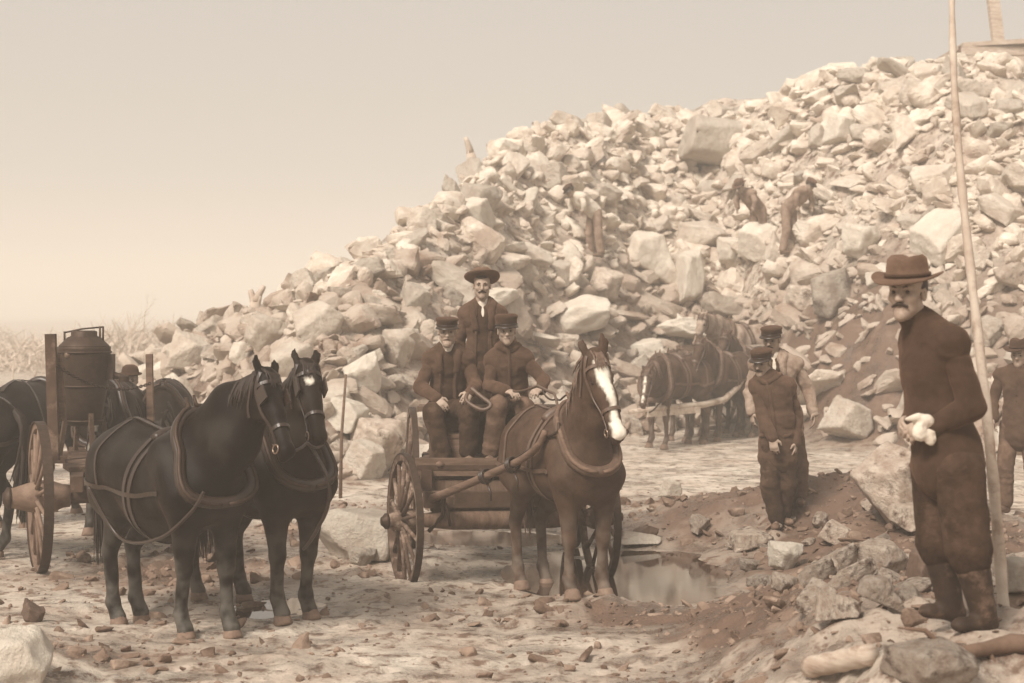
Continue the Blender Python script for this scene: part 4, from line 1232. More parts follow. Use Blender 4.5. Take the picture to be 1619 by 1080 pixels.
    if top != 'sweater' and h < .012:    # lapels, collar, seams, pockets
        bj = bvh_of(coat_o); side = nrm(np.cross(tf, V(0, 0, 1))); lp_ = MB()
        w0 = nb + V(0, 0, .02)
        for sg in (-1, 1):
            if open_f:
                q0 = nb - tf * .03 + side * sg * .085 * sc; q1 = nb + tf * .10 * sc + side * sg * .085 * sc + V(0, 0, -.08); q2 = J['ch'] * .6 + J['wa'] * .4 + tf * .17 * sc + side * sg * .078 * sc
                strap(bj, [q0, q1, q2], .060 * sc, tm, "", None, .001, .005, mb=lp_)
                q3 = J['pe'] + tf * .16 * sc + side * sg * .085 * sc - V(0, 0, hem * .5)
                strap(bj, [q2, J['wa'] + tf * .16 * sc + side * sg * .082 * sc, q3], .018 * sc, tm, "", None, .001, .005, mb=lp_)
            pk = J['pe'] + V(0, 0, .03) + tf * .12 * sc + side * sg * .13 * sc
            strap(bj, [pk - side * .055, pk + side * .055], .035 * sc, tm, "", None, .001, .006, mb=lp_)
        if not open_f:
            strap(bj, [nb + tf * .11 * sc - V(0, 0, .03), J['ch'] + tf * .17 * sc, J['wa'] + tf * .17 * sc, J['pe'] + tf * .17 * sc], .030 * sc, tm, "", None, .001, .005, mb=lp_)
            strap(bj, [nb + side * .09 - tf * .02, nb + tf * .10 + side * .06 - V(0, 0, .02), nb + tf * .13 - V(0, 0, .05), nb + tf * .10 - side * .06 - V(0, 0, .02), nb - side * .09 - tf * .02], .045 * sc, tm, "", None, .001, .006, mb=lp_)
        lp_.build("lapel", tm, coat_o, True)
    if top != 'sweater':                 # row of buttons
        for i in range(4):
            t_ = .12 + .26 * i
            p = J['ch'] * (1 - t_) + J['wa'] * t_
            if not open_f:
                bv = coat_o
                r_ = (.168 * (1 - t_) + .142 * t_) / 1.30
                v, f_ = surf_e(p + tf * (r_ + .016) * sc, .008, 4); mesh_obj("button", v, f_, M_METAL, coat_o)
    TR = [c3('pe', 'hA', .125, .10, .05), c3('pe', 'hB', .125, .10, .05), cone(J['pe'], J['pe'] * .5 + J['wa'] * .5, .140 * sc, .136 * sc, .04, tf, 1.3)]
    for s_ in 'AB':
        an = J['a' + s_]; kn = J['k' + s_]
        if boots == 'high':
            TR += [c3('h' + s_, 'k' + s_, .120, .104, .04), cone(kn, kn + (an - kn) * .16, .102 * sc * cw, .092 * sc * cw, .03)]
        else:
            TR += [c3('h' + s_, 'k' + s_, .108, .088, .04), cone(kn, an + (kn - an) * .06, .086 * sc, .078 * sc, .02)]
    tfold = lambda x, y, z: fold * (.014 * np.abs(fbm(x * 9 + seed, y * 9, z * 10, 3)) - .004 + .002 * fbm(x * 4 + seed, y * 4, z * 3, 2) + .003 * np.sin(36 * z + 26 * x + 12 * fbm(x * 4 + seed, y * 4, z * 4, 2)))
    sdf_obj("trousers", TR, h, tr, root, tfold)
    bm_ = boot_m or M_BOOT
    for s_ in 'AB':
        a = J['a' + s_]; tt = J['t' + s_]; d = nrm(tt - a); dh = nrm(V(d[0], d[1], 0)); kn = J['k' + s_]
        heel = a + V(0, 0, -.055) - dh * .03
        SB = [cone(a + (kn - a) * .12, a, .052 * sc, .050 * sc, .02), cone(a, heel, .046 * sc, .042 * sc, .02), cone(heel, tt, .040 * sc, .035 * sc, .03, V(0, 0, 1), 1.05), ell(tt + dh * .02, V(.038, .038, .028) * sc, .02)]
        if boots == 'high':
            SB = [cone(kn + (a - kn) * .16, a, .080 * sc, .054 * sc, .03)] + SB
        bo = sdf_obj("boot" if boots == 'high' else "shoe", SB, h, bm_, root, nz(.003, 25))
    return root

def JJ(px0, py0, s):
    return lambda px, py, dy=0.0: V((px - px0) / s, dy, (py0 - py) / s)

def at_px(px, py, Y):
    return P(px, py, Y)

# the man in the dark sweater, near right
Yp = 8.0; s = F / Yp; j = JJ(1530, 985, s)
f0 = P(1530, 985, Yp)
person("moustached man in dark sweater, wide brimmed hat and high boots, nearest at right", f0,
       dict(hd=j(1434, 464, 0), nk=j(1460, 516, .03), ch=j(1478, 580, .02), wa=j(1484, 660, .02), pe=j(1500, 715, .02),
            sA=j(1462, 538, .19), eA=j(1478, 628, .24), wA=j(1452, 664, .10), sB=j(1494, 542, -.16), eB=j(1520, 640, -.20), wB=j(1466, 672, -.10),
            hA=j(1488, 742, .10), kA=j(1494, 862, .12), aA=j(1512, 958, .12), tA=j(1480, 972, .10),
            hB=j(1508, 742, -.09), kB=j(1520, 862, -.12), aB=j(1545, 962, -.10), tB=j(1508, 978, -.16)),
       face=(-34, 0, 0), torso_f=(-1, -.25, 0), top='sweater', top_m=M_WOOLD, trou_m=M_TROU, hat='brim', hat_m=M_FELTL, moustache=True,
       h=.008, sc=1.11, cw=.93, boot_m=M_BOOTD, boots='high', handpose={'A': (V(-.75, -.55, -.25), V(-.3, .7, .5), V(-.3, .1, .9), .7), 'B': (V(-.85, .25, -.25), V(-.1, -.8, .5), V(-.2, .1, .9), .6)}, hat_tilt=6, fold=.6, seed=1.3, hem=.05)
# white cotton gloves held at the waist
j0 = f0
rg = [ell(j(1448, 662, -.15), (.050, .024, .030), .02), ell(j(1440, 680, -.17), (.030, .022, .040), .02), ell(j(1458, 688, -.16), (.026, .022, .036), .02), cone(j(1440, 655, -.16), j(1420, 660, -.18), .016, .008, .01)]
rgo = sdf_obj("glove_bundle", rg, .005, M_SHIRT, None, lambda x, y, z: .016 * np.abs(fbm(x * 24, y * 24, z * 24, 3)) - .005)
rgo.location = tuple(f0); tag(rgo, "crumpled white gloves held at the waist by the man in the dark sweater", "gloves")

# two men on the mound
g0 = ground_at(1232, 836); Yp = g0[1]; s = F / Yp; j = JJ(1232, 836, s); k = 300 / (1.74 * s)
person("dark clothed man in a small cap, stooping in front of the pale jacketed man", g0,
       dict(hd=j(1204, 575, -.02), nk=j(1214, 598, 0), ch=j(1222, 624, .0), wa=j(1228, 665, .0), pe=j(1230, 695, .02),
            sA=j(1196, 612, -.0), eA=j(1204, 660, -.08), wA=j(1216, 692, -.20), sB=j(1248, 612, .06), eB=j(1262, 660, .06), wB=j(1256, 700, -.06),
            hA=j(1220, 706, 0), kA=j(1216, 768, -.04), aA=j(1228, 822, .0), tA=j(1222, 832, -.14),
            hB=j(1242, 706, 0), kB=j(1246, 768, 0), aB=j(1240, 818, .10), tB=j(1246, 826, -.04)),
       face=(-32, 14, 0), torso_f=(-.35, -1, 0), top_m=M_WOOLM, trou_m=M_TROU, hat='cap', h=.010, moustache=True, skin=M_SKIND,
       handpose={'A': (V(.1, -.3, -.9), V(-.3, -.8, .1), V(.9, -.2, 0), .5), 'B': (V(-.1, -.2, -1), V(.8, -.3, 0), V(0, -1, 0), .5)}, hem=.16, seed=4.1, sc=1.0)
g1 = ground_at(1266, 797); Yp = g1[1]; s = F / Yp; j = JJ(1266, 797, s)
person("man in a pale open jacket and dark cap standing behind the stooping man", g1,
       dict(hd=j(1220, 538, 0), nk=j(1224, 562, .02), ch=j(1228, 592, .02), wa=j(1234, 632, .0), pe=j(1240, 660, .0),
            sA=j(1194, 578, .02), eA=j(1186, 622, .04), wA=j(1188, 652, -.06), sB=j(1260, 576, .02), eB=j(1280, 618, .05), wB=j(1284, 652, -.05),
            hA=j(1232, 676, 0), kA=j(1236, 738, -.02), aA=j(1244, 786, .05), tA=j(1236, 795, -.08),
            hB=j(1252, 676, 0), kB=j(1262, 735, -.04), aB=j(1264, 784, .0), tB=j(1262, 792, -.15)),
       face=(-25, 10, 0), torso_f=(-.25, -1, 0), top_m=M_WOOLL, trou_m=M_TROUL, hat='cap', h=.010, moustache=True, open_f=True, skin=M_SKIND,
       handpose={'A': (V(0, -.2, -1), V(-.9, -.2, 0), V(.2, -1, 0), .45), 'B': (V(.1, -.2, -1), V(.9, -.2, 0), V(0, -1, 0), .45)}, hem=.12, seed=7.7)

# three men on the cart
Yp = 14.1; s = F / Yp; f0 = P(720, 735, Yp); j = JJ(720, 735, s)
person("old bearded man in flat cap and open jacket seated on the cart's left", f0,
       dict(hd=j(705, 525, .25), nk=j(707, 550, .30), ch=j(708, 578, .34), wa=j(706, 618, .38), pe=j(706, 644, .42),
            sA=j(677, 571, .32), eA=j(662, 614, .24), wA=j(690, 630, .02), sB=j(737, 571, .32), eB=j(752, 612, .24), wB=j(742, 622, .02),
            hA=j(690, 650, .36), kA=j(684, 652, -.06), aA=j(702, 722, -.04), tA=j(698, 731, -.17),
            hB=j(722, 650, .36), kB=j(742, 654, -.06), aB=j(740, 716, .02), tB=j(744, 727, -.12)),
       face=(4, 6, 0), top_m=M_WOOLM, trou_m=M_TROU, hat='cap', h=.0095, open_f=True, moustache='grey', beard='grey', hair_m=M_GREY,
       handpose={'A': (V(.5, -.5, -.5), V(-.3, -.6, .7), V(.7, .2, .3), .5), 'B': (V(-.2, -.7, -.3), V(.4, -.3, .8), V(-.9, 0, 0), .8)}, hem=.12, seed=2.2)
person("clean shaven young man in buttoned jacket and tall cap, seated on the cart's right", f0,
       dict(hd=j(801, 524, .22), nk=j(803, 548, .27), ch=j(805, 576, .32), wa=j(806, 612, .36), pe=j(806, 640, .42),
            sA=j(778, 569, .28), eA=j(772, 612, .22), wA=j(800, 618, -.02), sB=j(831, 569, .28), eB=j(860, 602, .20), wB=j(856, 616, .02),
            hA=j(794, 646, .38), kA=j(788, 640, -.05), aA=j(776, 716, .0), tA=j(772, 726, -.14),
            hB=j(820, 646, .38), kB=j(830, 645, .05), aB=j(836, 716, .1), tB=j(838, 726, -.04)),
       face=(3, 3, -2), top_m=M_WOOLM, trou_m=M_TROUL, hat='cap', hat_m=M_FELT, cap_h=1.45, h=.0095, seed=5.2, hair_m=M_HAIR,
       handpose={'A': (V(.6, -.6, -.1), V(0, -.3, .9), V(.2, .8, .2), .5), 'B': (V(-.5, -.7, -.1), V(0, -.3, .9), V(-.2, .8, .2), .7)}, hem=.04)
Yp = 15.0; s = F / Yp; f1 = P(762, 722, Yp); j = JJ(762, 722, s)
person("moustached man in a round hat standing on the cart behind the seated two", f1,
       dict(hd=j(762, 452, 0), nk=j(763, 478, .02), ch=j(764, 508, .03), wa=j(765, 550, .02), pe=j(765, 580, .02),
            sA=j(737, 496, .02), eA=j(725, 544, .04), wA=j(730, 588, -.02), sB=j(790, 496, .02), eB=j(808, 544, .04), wB=j(800, 588, -.02),
            hA=j(752, 600, .02), kA=j(752, 662, -.02), aA=j(750, 710, .03), tA=j(748, 718, -.1),
            hB=j(778, 600, .02), kB=j(780, 662, -.02), aB=j(782, 710, .03), tB=j(784, 718, -.1)),
       face=(2, 2, 0), top_m=M_WOOLM, trou_m=M_TROU, hat='halo', hat_m=M_FELTL, hat_tilt=-26, h=.0095, open_f=True, moustache=True,
       handpose={'A': (V(0, -.1, -1), V(-1, 0, 0), V(0, -1, 0), .4), 'B': (V(0, -.1, -1), V(1, 0, 0), V(0, -1, 0), .4)}, hem=.18, seed=9.2)

def stand(px, py, Y, label, w=1.0, bend=0.0, h=.02, yaw=0, **kw):
    """simple standing or bending pose for the small far figures"""
    f0 = P(px, py, Y) if Y else ground_at(px, py)
    b = bend; sn, cs = math.sin(R(b)), math.cos(R(b)); dx, dy = math.sin(R(yaw)), -math.cos(R(yaw)); rx, ry = math.cos(R(yaw)), math.sin(R(yaw))
    def up(d, side=0.0, fw=0.0): return V(dx * (sn * d + fw) + rx * side, dy * (sn * d + fw) + ry * side, .90 + cs * d - (sn * fw * .0))
    L = lambda side, fw, z: V(rx * side + dx * fw, ry * side + dy * fw, z)
    return person(label, f0, dict(hd=up(.68, 0, .02), nk=up(.53), ch=up(.38), wa=up(.14), pe=up(0), sA=up(.48, -.19), sB=up(.48, .19),
        eA=up(.24, -.25, .05 + b * .003), eB=up(.24, .25, .05 + b * .003), wA=up(.05, -.22, .14 + b * .004), wB=up(.05, .22, .14 + b * .004),
        hA=L(-.09, 0, .86), hB=L(.09, 0, .86), kA=L(-.13, .05, .48), kB=L(.13, .0, .48), aA=L(-.15, -.02, .09), aB=L(.15, -.05, .09), tA=L(-.17, .13, .04), tB=L(.17, .10, .04)),
        face=(yaw, b * .6 + 5, 0), torso_f=(dx, dy, 0), h=h,
        handpose={'A': (V(dx * .3, dy * .3, -1), V(-rx, -ry, 0), V(dx, dy, 0), .5), 'B': (V(dx * .3, dy * .3, -1), V(rx, ry, 0), V(dx, dy, 0), .5)}, **kw)
stand(1612, 812, 16.4, "man in a dark jacket and hat at the far right edge, beyond the leaning pole", h=.014, yaw=-30, hat='brim', top_m=M_WOOLM, trou_m=M_TROUL, seed=3.3, hem=.1, skin=M_SKIND)
stand(206, 838, 17.4, "man in a small round hat standing behind the dark horses, left of the slope", h=.014, yaw=10, hat='bowler', top_m=M_STRIPE, trou_m=M_TROU, seed=6.1, skin=M_SKIND)
stand(940, 408, None, "hazy pale shirted worker bending over alone on the upper slope", h=.022, yaw=-60, bend=55, hat='cap', top_m=M_SHIRT, trou_m=M_FADE, seed=1.1)
stand(1199, 402, None, "hazy worker bending left, left one of the pair on the slope", h=.022, yaw=-50, bend=50, hat='brim', hat_m=M_FELTL, top_m=M_FADE, trou_m=M_FADE, seed=8.1, group="pair of workers on the slope")
stand(1247, 404, None, "hazy worker bending right, right one of the pair on the slope", h=.022, yaw=40, bend=50, hat='cap', hat_m=M_FELTL, top_m=M_FADE, trou_m=M_FADE, seed=2.1, group="pair of workers on the slope")
stand(1192, 652, 31.0, "dark figure of a driver standing in the distant wagon behind the team", h=.016, yaw=-20, hat='brim', top_m=M_WOOLD, trou_m=M_TROU, seed=4.4, hem=.1, skin=M_SKIND)

# ---------------------------------------------------------------- wheels and wagons
def wheel(parent, c, ax, rad, m, spokes=14, name="wheel", tyre=.055, dish=.03, hubL=.30, hubR=.085):
    """ax points outwards"""
    c = V(c); ax = nrm(ax); u = nrm(np.cross(ax, V(0, 0, 1))); w = np.cross(u, ax)
    mb = MB(); n = 48
    prof = [(rad - .062, -.022), (rad - .062, .022), (rad - .012, .026), (rad - .012, -.026)]
    vs = []; fs = []
    for i in range(n):
        a = 2 * math.pi * i / n; d = u * math.cos(a) + w * math.sin(a)
        for (r_, h_) in prof: vs.append(c + d * (r_ + random.uniform(-.001, .001)) + ax * h_)
    for i in range(n):
        for k in range(4): fs.append((i * 4 + k, i * 4 + (k + 1) % 4, ((i + 1) % n) * 4 + (k + 1) % 4, ((i + 1) % n) * 4 + k))
    wh = mesh_obj(name, vs, fs, m, parent, False)
    mb = MB(); vs = []; fs = []
    for i in range(n):
        a = 2 * math.pi * i / n; d = u * math.cos(a) + w * math.sin(a)
        for (r_, h_) in ((rad - .012, -tyre / 2), (rad - .012, tyre / 2), (rad, tyre / 2), (rad, -tyre / 2)): vs.append(c + d * r_ + ax * h_)
    mesh_obj("tyre", vs, [(i * 4 + k, i * 4 + (k + 1) % 4, ((i + 1) % n) * 4 + (k + 1) % 4, ((i + 1) % n) * 4 + k) for i in range(n) for k in range(4)], M_METAL, wh, False)
    hb_ = MB(); hb_.lathe(c - ax * hubL * .5, ax, [(hubR * .8, 0), (hubR * .85, hubL * .12), (hubR * 1.15, hubL * .3), (hubR * 1.2, hubL * .5), (hubR, hubL * .7), (hubR * .72, hubL * .92), (hubR * .70, hubL)], 24)
    hb_.build("hub", m, wh, True)
    hb2 = MB(); hb2.lathe(c + ax * hubL * .47, ax, [(hubR * .78, 0), (hubR * .78, .025), (hubR * .45, .05), (hubR * .40, .06)], 20); hb2.build("hub_cap", M_METAL, wh, True)
    for i in range(spokes):
        a = 2 * math.pi * (i + .5) / spokes; d = u * math.cos(a) + w * math.sin(a)
        mb = MB(); mb.tube([c + d * hubR * .9 + ax * dish, c + d * (rad * .45) + ax * dish * .6, c + d * (rad - .07)], [.023, .016, .018], 8); mb.build("spoke", m, wh, True)
    return wh

wag = thing("horse_cart", "four wheeled timber cart with three men on it, behind the blazed horse", "cart", (0, 0, 0))
wl = P(640, 825, 13.62); wr = P(948, 818, 14.0)
rw = .56; wl[2] += .01
axd = nrm(V(wl[0] - wr[0], wl[1] - wr[1], 0)); fw = V(-axd[1] * -1, axd[0] * -1, 0); fw = V(.252, -.968, 0)
wheel(wag, wl, nrm(axd + V(0, -.07, 0)), rw, M_WHEEL); wheel(wag, wr, -axd, rw, M_WHEEL)
bl = P(652, 780, 15.3); br_ = P(905, 780, 15.6); rb = .66
for pnt, sg in ((bl, 1), (br_, -1)):
    pnt[2] = hz(pnt[0], pnt[1]) + rb - .02
    wheel(wag, pnt, nrm(V(-sg, -.12 * sg, 0)), rb, M_WHEEL)
mb = MB(); mb.tube([wl + axd * -.12, wl * .75 + wr * .25, wl * .25 + wr * .75, wr + axd * .12], [.055, .085, .085, .055], 12); mb.build("axle", M_WOODX, wag, True)
mb = MB(); mb.tube([bl + V(.1, 0, 0), br_ - V(.1, 0, 0)], [.08, .08], 12); mb.build("axle", M_WOODD, wag, True)
cx = (wl + wr) / 2
mb = MB(); mb.beam(wl + axd * -.16 + V(0, 0, .17), wr + axd * .16 + V(0, 0, .17), .13, .13); mb.build("bolster", M_WOODD, wag)
mb = MB(); mb.beam(cx + V(0, .05, .10), (bl + br_) / 2 + V(0, 0, 0), .11, .12); mb.build("reach_pole", M_WOODD, wag)
# deck: long side timbers, planks, foot board
zb = 0.90
for x in (-.72, .62):
    mb = MB(); mb.beam((x, 13.85, zb - .13), (x, 16.3, zb - .13), .09, .16); mb.build("side_timber", M_WOODD, wag)
for i in range(9):
    y = 14.02 + i * .26
    mb = MB(); mb.box((-.05 + random.uniform(-.02, .02), y, zb - .03 + random.uniform(-.004, .004)), (1.50, .245, .04)); mb.build("deck_plank", M_WOODD, wag)
mb = MB(); mb.beam((-.82, 13.93, zb - .03), (.70, 13.93, zb - .03), .05, .15); mb.build("foot_board", M_WOOD, wag)
mb = MB(); mb.beam((-.80, 13.99, zb - .20), (.66, 13.99, zb - .20), .10, .11); mb.build("cross_beam", M_WOODX, wag)
for i, (x, y) in enumerate(((-.70, 14.6), (.55, 14.6))):
    mb = MB(); mb.box((x, y, zb + .20), (.06, .30, .42)); mb.build("seat_support", M_WOODD, wag)
mb = MB(); mb.box((-.07, 14.6, zb + .43), (1.52, .36, .045)); mb.build("seat_board", M_WOOD, wag)
# seat height check in the picture: the two men sit on this board
kb = MB(); kb.box((0, 0, .10), (.20, .22, .20)); kb.box((0, 0, .215), (.22, .24, .03)); 
kg = tag(kb.build("keg_box", M_WOOD, None), "small wooden box on the cart deck between the old man's feet", "box"); kg.location = (-.52, 14.22, zb)
# shafts, bending up beside the horse
def shaft(p, label=None):
    mb = MB(); n = 24; out = []
    p = [V(a) for a in p]
    for i in range(n + 1):
        t_ = i / n * (len(p) - 1); k_ = min(int(t_), len(p) - 2); u_ = t_ - k_
        P0 = p[max(k_ - 1, 0)]; P1 = p[k_]; P2 = p[k_ + 1]; P3 = p[min(k_ + 2, len(p) - 1)]
        out.append(.5 * ((2 * P1) + (-P0 + P2) * u_ + (2 * P0 - 5 * P1 + 4 * P2 - P3) * u_ ** 2 + (-P0 + 3 * P1 - 3 * P2 + P3) * u_ ** 3))
    mb.tube(out, [.038 - .014 * i / n for i in range(n + 1)], 12)
    mb.build("shaft", M_WOOD, wag, True)
    return out
sh1 = shaft([P(672, 792, 13.72), P(715, 776, 13.35), P(775, 750, 12.9), P(822, 728, 12.55), P(850, 706, 12.35), P(862, 682, 12.28)])
sh2 = shaft([P(860, 800, 14.0), P(890, 770, 13.6), P(930, 740, 13.1), P(950, 720, 12.7), P(968, 702, 12.3), P(990, 682, 12.1)])
mb = MB(); mb.beam(P(682, 800, 13.70), P(870, 806, 13.95), .09, .09); mb.build("splinter_bar", M_WOODD, wag)
mb = MB(); mb.tube([P(690, 790, 13.6), P(706, 800, 13.55), P(712, 832, 13.55)], .014, 8); mb.build("iron_hook", M_METAL, wag, True)
mb = MB(); mb.tube([P(678, 840, 13.66), P(700, 815, 13.6), P(703, 775, 13.5)], .018, 8); mb.build("brace", M_METAL, wag, True)
# traces and tugs of the cart horse
rein("trace_chain", "iron trace chain from the cart to the blazed horse's collar on its near side", [sh1[8] + V(0, 0, .03), P(868, 690, 12.3), P(884, 668, 12.25)], .012, M_METAL, .02, cat="chain")
for k_, lab in ((13, "leather loop round the near shaft behind the blazed horse's shoulder"), (9, "worn leather loop round the near shaft at the blazed horse's flank")):
    d_ = nrm(sh1[k_ + 1] - sh1[k_ - 1]); u_ = nrm(np.cross(d_, V(0, 0, 1))); w_ = np.cross(u_, d_)
    mb = MB()
    for o_ in (-.02, .0, .02):
        mb.tube([sh1[k_] + d_ * o_ + (u_ * math.cos(a) + w_ * math.sin(a)) * .052 for a in np.linspace(0, 6.283, 17)[:-1]], .011, 6, closed=True)
    mb.tube([sh1[k_] - w_ * .05, sh1[k_] - w_ * .14 + d_ * .03, sh1[k_] - w_ * .20 + d_ * .01], [.012, .010, .007], 6)
    tag(mb.build("shaft_loop", M_LEATH, None, True), lab, "strap")
hd_ = hC['Rz'] @ hC['q'](.52, .075, -.05) + hC['foot']; hd2 = hC['Rz'] @ hC['q'](.52, -.075, -.05) + hC['foot']
rein("rein", "rein from the blazed horse's bit to the young seated man's hands", [hd2, P(905, 622, 12.5), P(880, 630, 13.0), P(858, 618, 13.9)], .008, M_LEATH, .03)
rein("rein", "pale loose rein lying over the blazed horse's back to the seated young man", [P(884, 655, 12.4), P(876, 622, 12.7), P(850, 610, 13.3), P(812, 618, 13.95)], .011, M_LEATHW, .02)
rein("coiled_strap", "thick curved strap held in the old man's left hand", [P(739, 622, 13.95), P(737, 632, 13.9), P(748, 642, 13.85), P(765, 648, 13.8), P(776, 640, 13.8), P(762, 628, 13.85), P(745, 614, 13.9)], .018, M_LEATHW, 0, cat="strap")
# lead ropes of the dark pair
gp = lambda hh, a, b, c_: hh['Rz'] @ hh['q'](a, b, c_) + hh['foot']
rein("rein", "thick rein hanging from the star faced horse's bit down past its chest", [gp(hB, .53, .07, -.06), P(516, 750, 10.95), P(520, 790, 11.0), P(505, 830, 11.1), P(480, 868, 11.3)], .013, M_LEATH, .01)
rein("rein", "coupling rein running between the bits of the two dark horses", [gp(hA, .53, .07, -.06), P(485, 700, 10.8), gp(hB, .53, -.07, -.06)], .010, M_LEATH, .05)
rein("trace_strap", "long sagging trace along the near black horse's belly", [P(140, 770, 11.55), P(190, 850, 11.45), P(250, 852, 10.95), P(300, 812, 10.75), P(322, 778, 10.72)], .013, M_LEATH, .0, cat="strap")

# ---------------------------------------------------------------- tall cart with the tank, far left
tc = thing("tank_cart", "two wheeled cart with tall pale rimmed wheels carrying a dark tank, far left", "cart", (0, 0, 0))
vw = nrm(V(-.288, 1, 0)); lat = V(vw[1], -vw[0], 0)
tw = P(62, 792, 13.9); tw[2] = hz(tw[0], tw[1]) + .62
a_ = R(7); axl = -(lat * math.cos(a_) + vw * math.sin(a_))
wheel(tc, tw, axl, .64, M_WHEELL, hubL=.50, hubR=.12, tyre=.08)
tw2 = tw - axl * 1.45 + V(0, 0, 0); tw2[2] = hz(tw2[0], tw2[1]) + .62
wheel(tc, tw2, -axl, .64, M_WHEEL, hubL=.4, hubR=.11, tyre=.08)
mb = MB(); mb.tube([tw, tw2], .075, 14); mb.build("axle", M_WOODD, tc, True)
mid = (tw + tw2) / 2; vback = nrm(V(-.24, 1, 0))
for t_ in (.22, .78):
    b0 = tw * (1 - t_) + tw2 * t_ + V(0, 0, .14)
    mb = MB(); mb.beam(b0 - vback * .5, b0 + vback * 2.3, .10, .13); mb.build("frame_timber", M_WOODD, tc)
for i in range(5):
    b0 = tw * .85 + tw2 * .15 + V(0, 0, .225) + vback * (.1 + .45 * i); b1 = tw * .15 + tw2 * .85 + V(0, 0, .225) + vback * (.1 + .45 * i)
    mb = MB(); mb.beam(b0, b1, .40, .04); mb.build("deck_plank", M_WOODD, tc)
pb = P(86, 728, 14.5); pt = P(80, 528, 14.5)
mb = MB(); mb.beam(pb, pt, .09, .06, (0, 1, 0)); mb.build("stake", M_WOODD, tc)
mb = MB(); mb.beam(P(100, 665, 14.6), P(92, 560, 14.6), .05, .05, (0, 1, 0)); mb.build("stake", M_WOOD, tc)
tk = thing("iron_tank", "dark round tank with a conical lid and rail standing on the tall wheeled cart", "tank", (0, 0, 0))
Yk = 15.4; s = F / Yk; c0 = P(133, 655, Yk); c0[2] = 1.12
top = P(133, 548, Yk)[2]; hgt = top - c0[2]
mb = MB(); mb.lathe(c0, (0, 0, 1), [(.13, 0), (.155, .02), (.205, hgt * .40), (.238, hgt * .8), (.245, hgt - .02), (.245, hgt), (.225, hgt)], 36); mb.build("tank_body", M_METAL, tk, True)
for zf in (.06, .5, .93):
    mb = MB(); rr_ = np.interp(zf, [0, .05, .40, .8, 1], [.14, .165, .205, .238, .246]); mb.tube([c0 + V(math.cos(a) * (rr_ + .004), math.sin(a) * (rr_ + .004), hgt * zf) for a in np.linspace(0, 6.283, 41)[:-1]], .010, 8, closed=True); mb.build("hoop", M_METAL, tk, True)
for a_k in range(4):
    a_q = a_k * 1.5708 + .6; mb = MB(); mb.beam(c0 + V(math.cos(a_q) * .24, math.sin(a_q) * .24, -.30), c0 + V(math.cos(a_q) * .17, math.sin(a_q) * .17, .12), .04, .04); mb.build("cradle_leg", M_WOODD, tk)
mb = MB(); mb.box(c0 + V(0, 0, -.30), (.62, .62, .06)); mb.build("cradle_base", M_WOODD, tk)
mb = MB(); mb.lathe(c0 + V(0, 0, hgt), (0, 0, 1), [(.235, 0), (.23, .01), (.155, .085), (.12, .10), (.12, .14), (.10, .15)], 36); lid = mb.build("lid", M_METAL, tk, True)
mb = MB(); mb.lathe(P(117, 560, Yk) + V(0, -.215, 0), (0, -1, 0), [(.030, 0), (.030, .012), (.012, .02)], 20); mb.build("round_plate", M_BRASS, tk, True)
for (px_, y0, y1) in ((102, 548, 524), (158, 546, 516), (163, 548, 516)):
    mb = MB(); mb.tube([P(px_, y0, Yk), P(px_, y1, Yk)], .010, 8); mb.build("rail_post", M_METAL, tk, True)
mb = MB(); mb.tube([P(102, 526, Yk), P(130, 520, Yk), P(163, 517, Yk)], .008, 8); mb.build("rail", M_METAL, tk, True)
mb = MB(); mb.beam(P(172, 600, Yk), P(172, 560, Yk), .10, .10, (0, 1, 0)); mb.tube([P(170, 590, Yk), P(196, 597, Yk)], .03, 10); mb.lathe(P(196, 600, Yk) + V(0, 0, -.02), (0, 0, 1), [(.05, 0), (.05, .05), (.03, .06)], 16); mb.build("valve", M_METAL, tk)
# sagging chain
def chain(name, label, a, b, sag, m, link=.045):
    a = V(a); b = V(b); L = np.linalg.norm(b - a) * 1.03; n = int(L / (link * .72)); mb = MB()
    for i in range(n):
        t_ = (i + .5) / n; p = a + (b - a) * t_ - V(0, 0, 4 * sag * t_ * (1 - t_)); d = nrm(b - a - V(0, 0, 4 * sag * (1 - 2 * t_)))
        sd_ = nrm(np.cross(d, V(0, 0, 1))); w_ = sd_ if i % 2 else np.cross(d, sd_)
        mb.tube([p + d * link * .5 * math.cos(q_) + w_ * link * .28 * math.sin(q_) for q_ in np.linspace(0, 6.283, 9)[:-1]], link * .11, 5, closed=True)
    return tag(mb.build(name, m, None, True), label, "chain")
chain("chain", "sagging chain from the stake of the tank cart across to the post at its right", P(90, 578, 14.45), P(238, 606, 15.6), .12, M_METAL)
po_ = MB(); po_.beam(P(240, 745, 15.7), P(236, 560, 15.7), .06, .06, (0, 1, 0))
tag(po_.build("post", M_WOOD, None), "thin upright post behind the near black horse's back", "post")

# ---------------------------------------------------------------- distant wagon, its side pole
dw = thing("distant_wagon", "low timber wagon with a pale side plank behind the distant team", "wagon", (0, 0, 0))
A0 = P(1112, 580, 29.5); B0 = P(1192, 572, 29.9)
dA = nrm(V(B0[0] - A0[0], B0[1] - A0[1], 0)); dN = V(-dA[1], dA[0], 0)
for off in (0, 1.0):
    a1 = V(A0[0], A0[1], 1.26) + dN * off; b1 = V(B0[0], B0[1], 1.30) + dN * off + dA * .6
    for zz in (.0, .19):
        mb = MB(); mb.beam(a1 + V(0, 0, zz), b1 + V(0, 0, zz), .04, .18); mb.build("side_plank", M_WOODL if off == 0 else M_WOOD, dw)
a1 = V(A0[0], A0[1], 1.12) + dN * .5; mb = MB(); mb.box(a1 + dA * .75, (1.6, 1.0, .06), (dA, dN, V(0, 0, 1))); mb.build("deck", M_WOODD, dw)
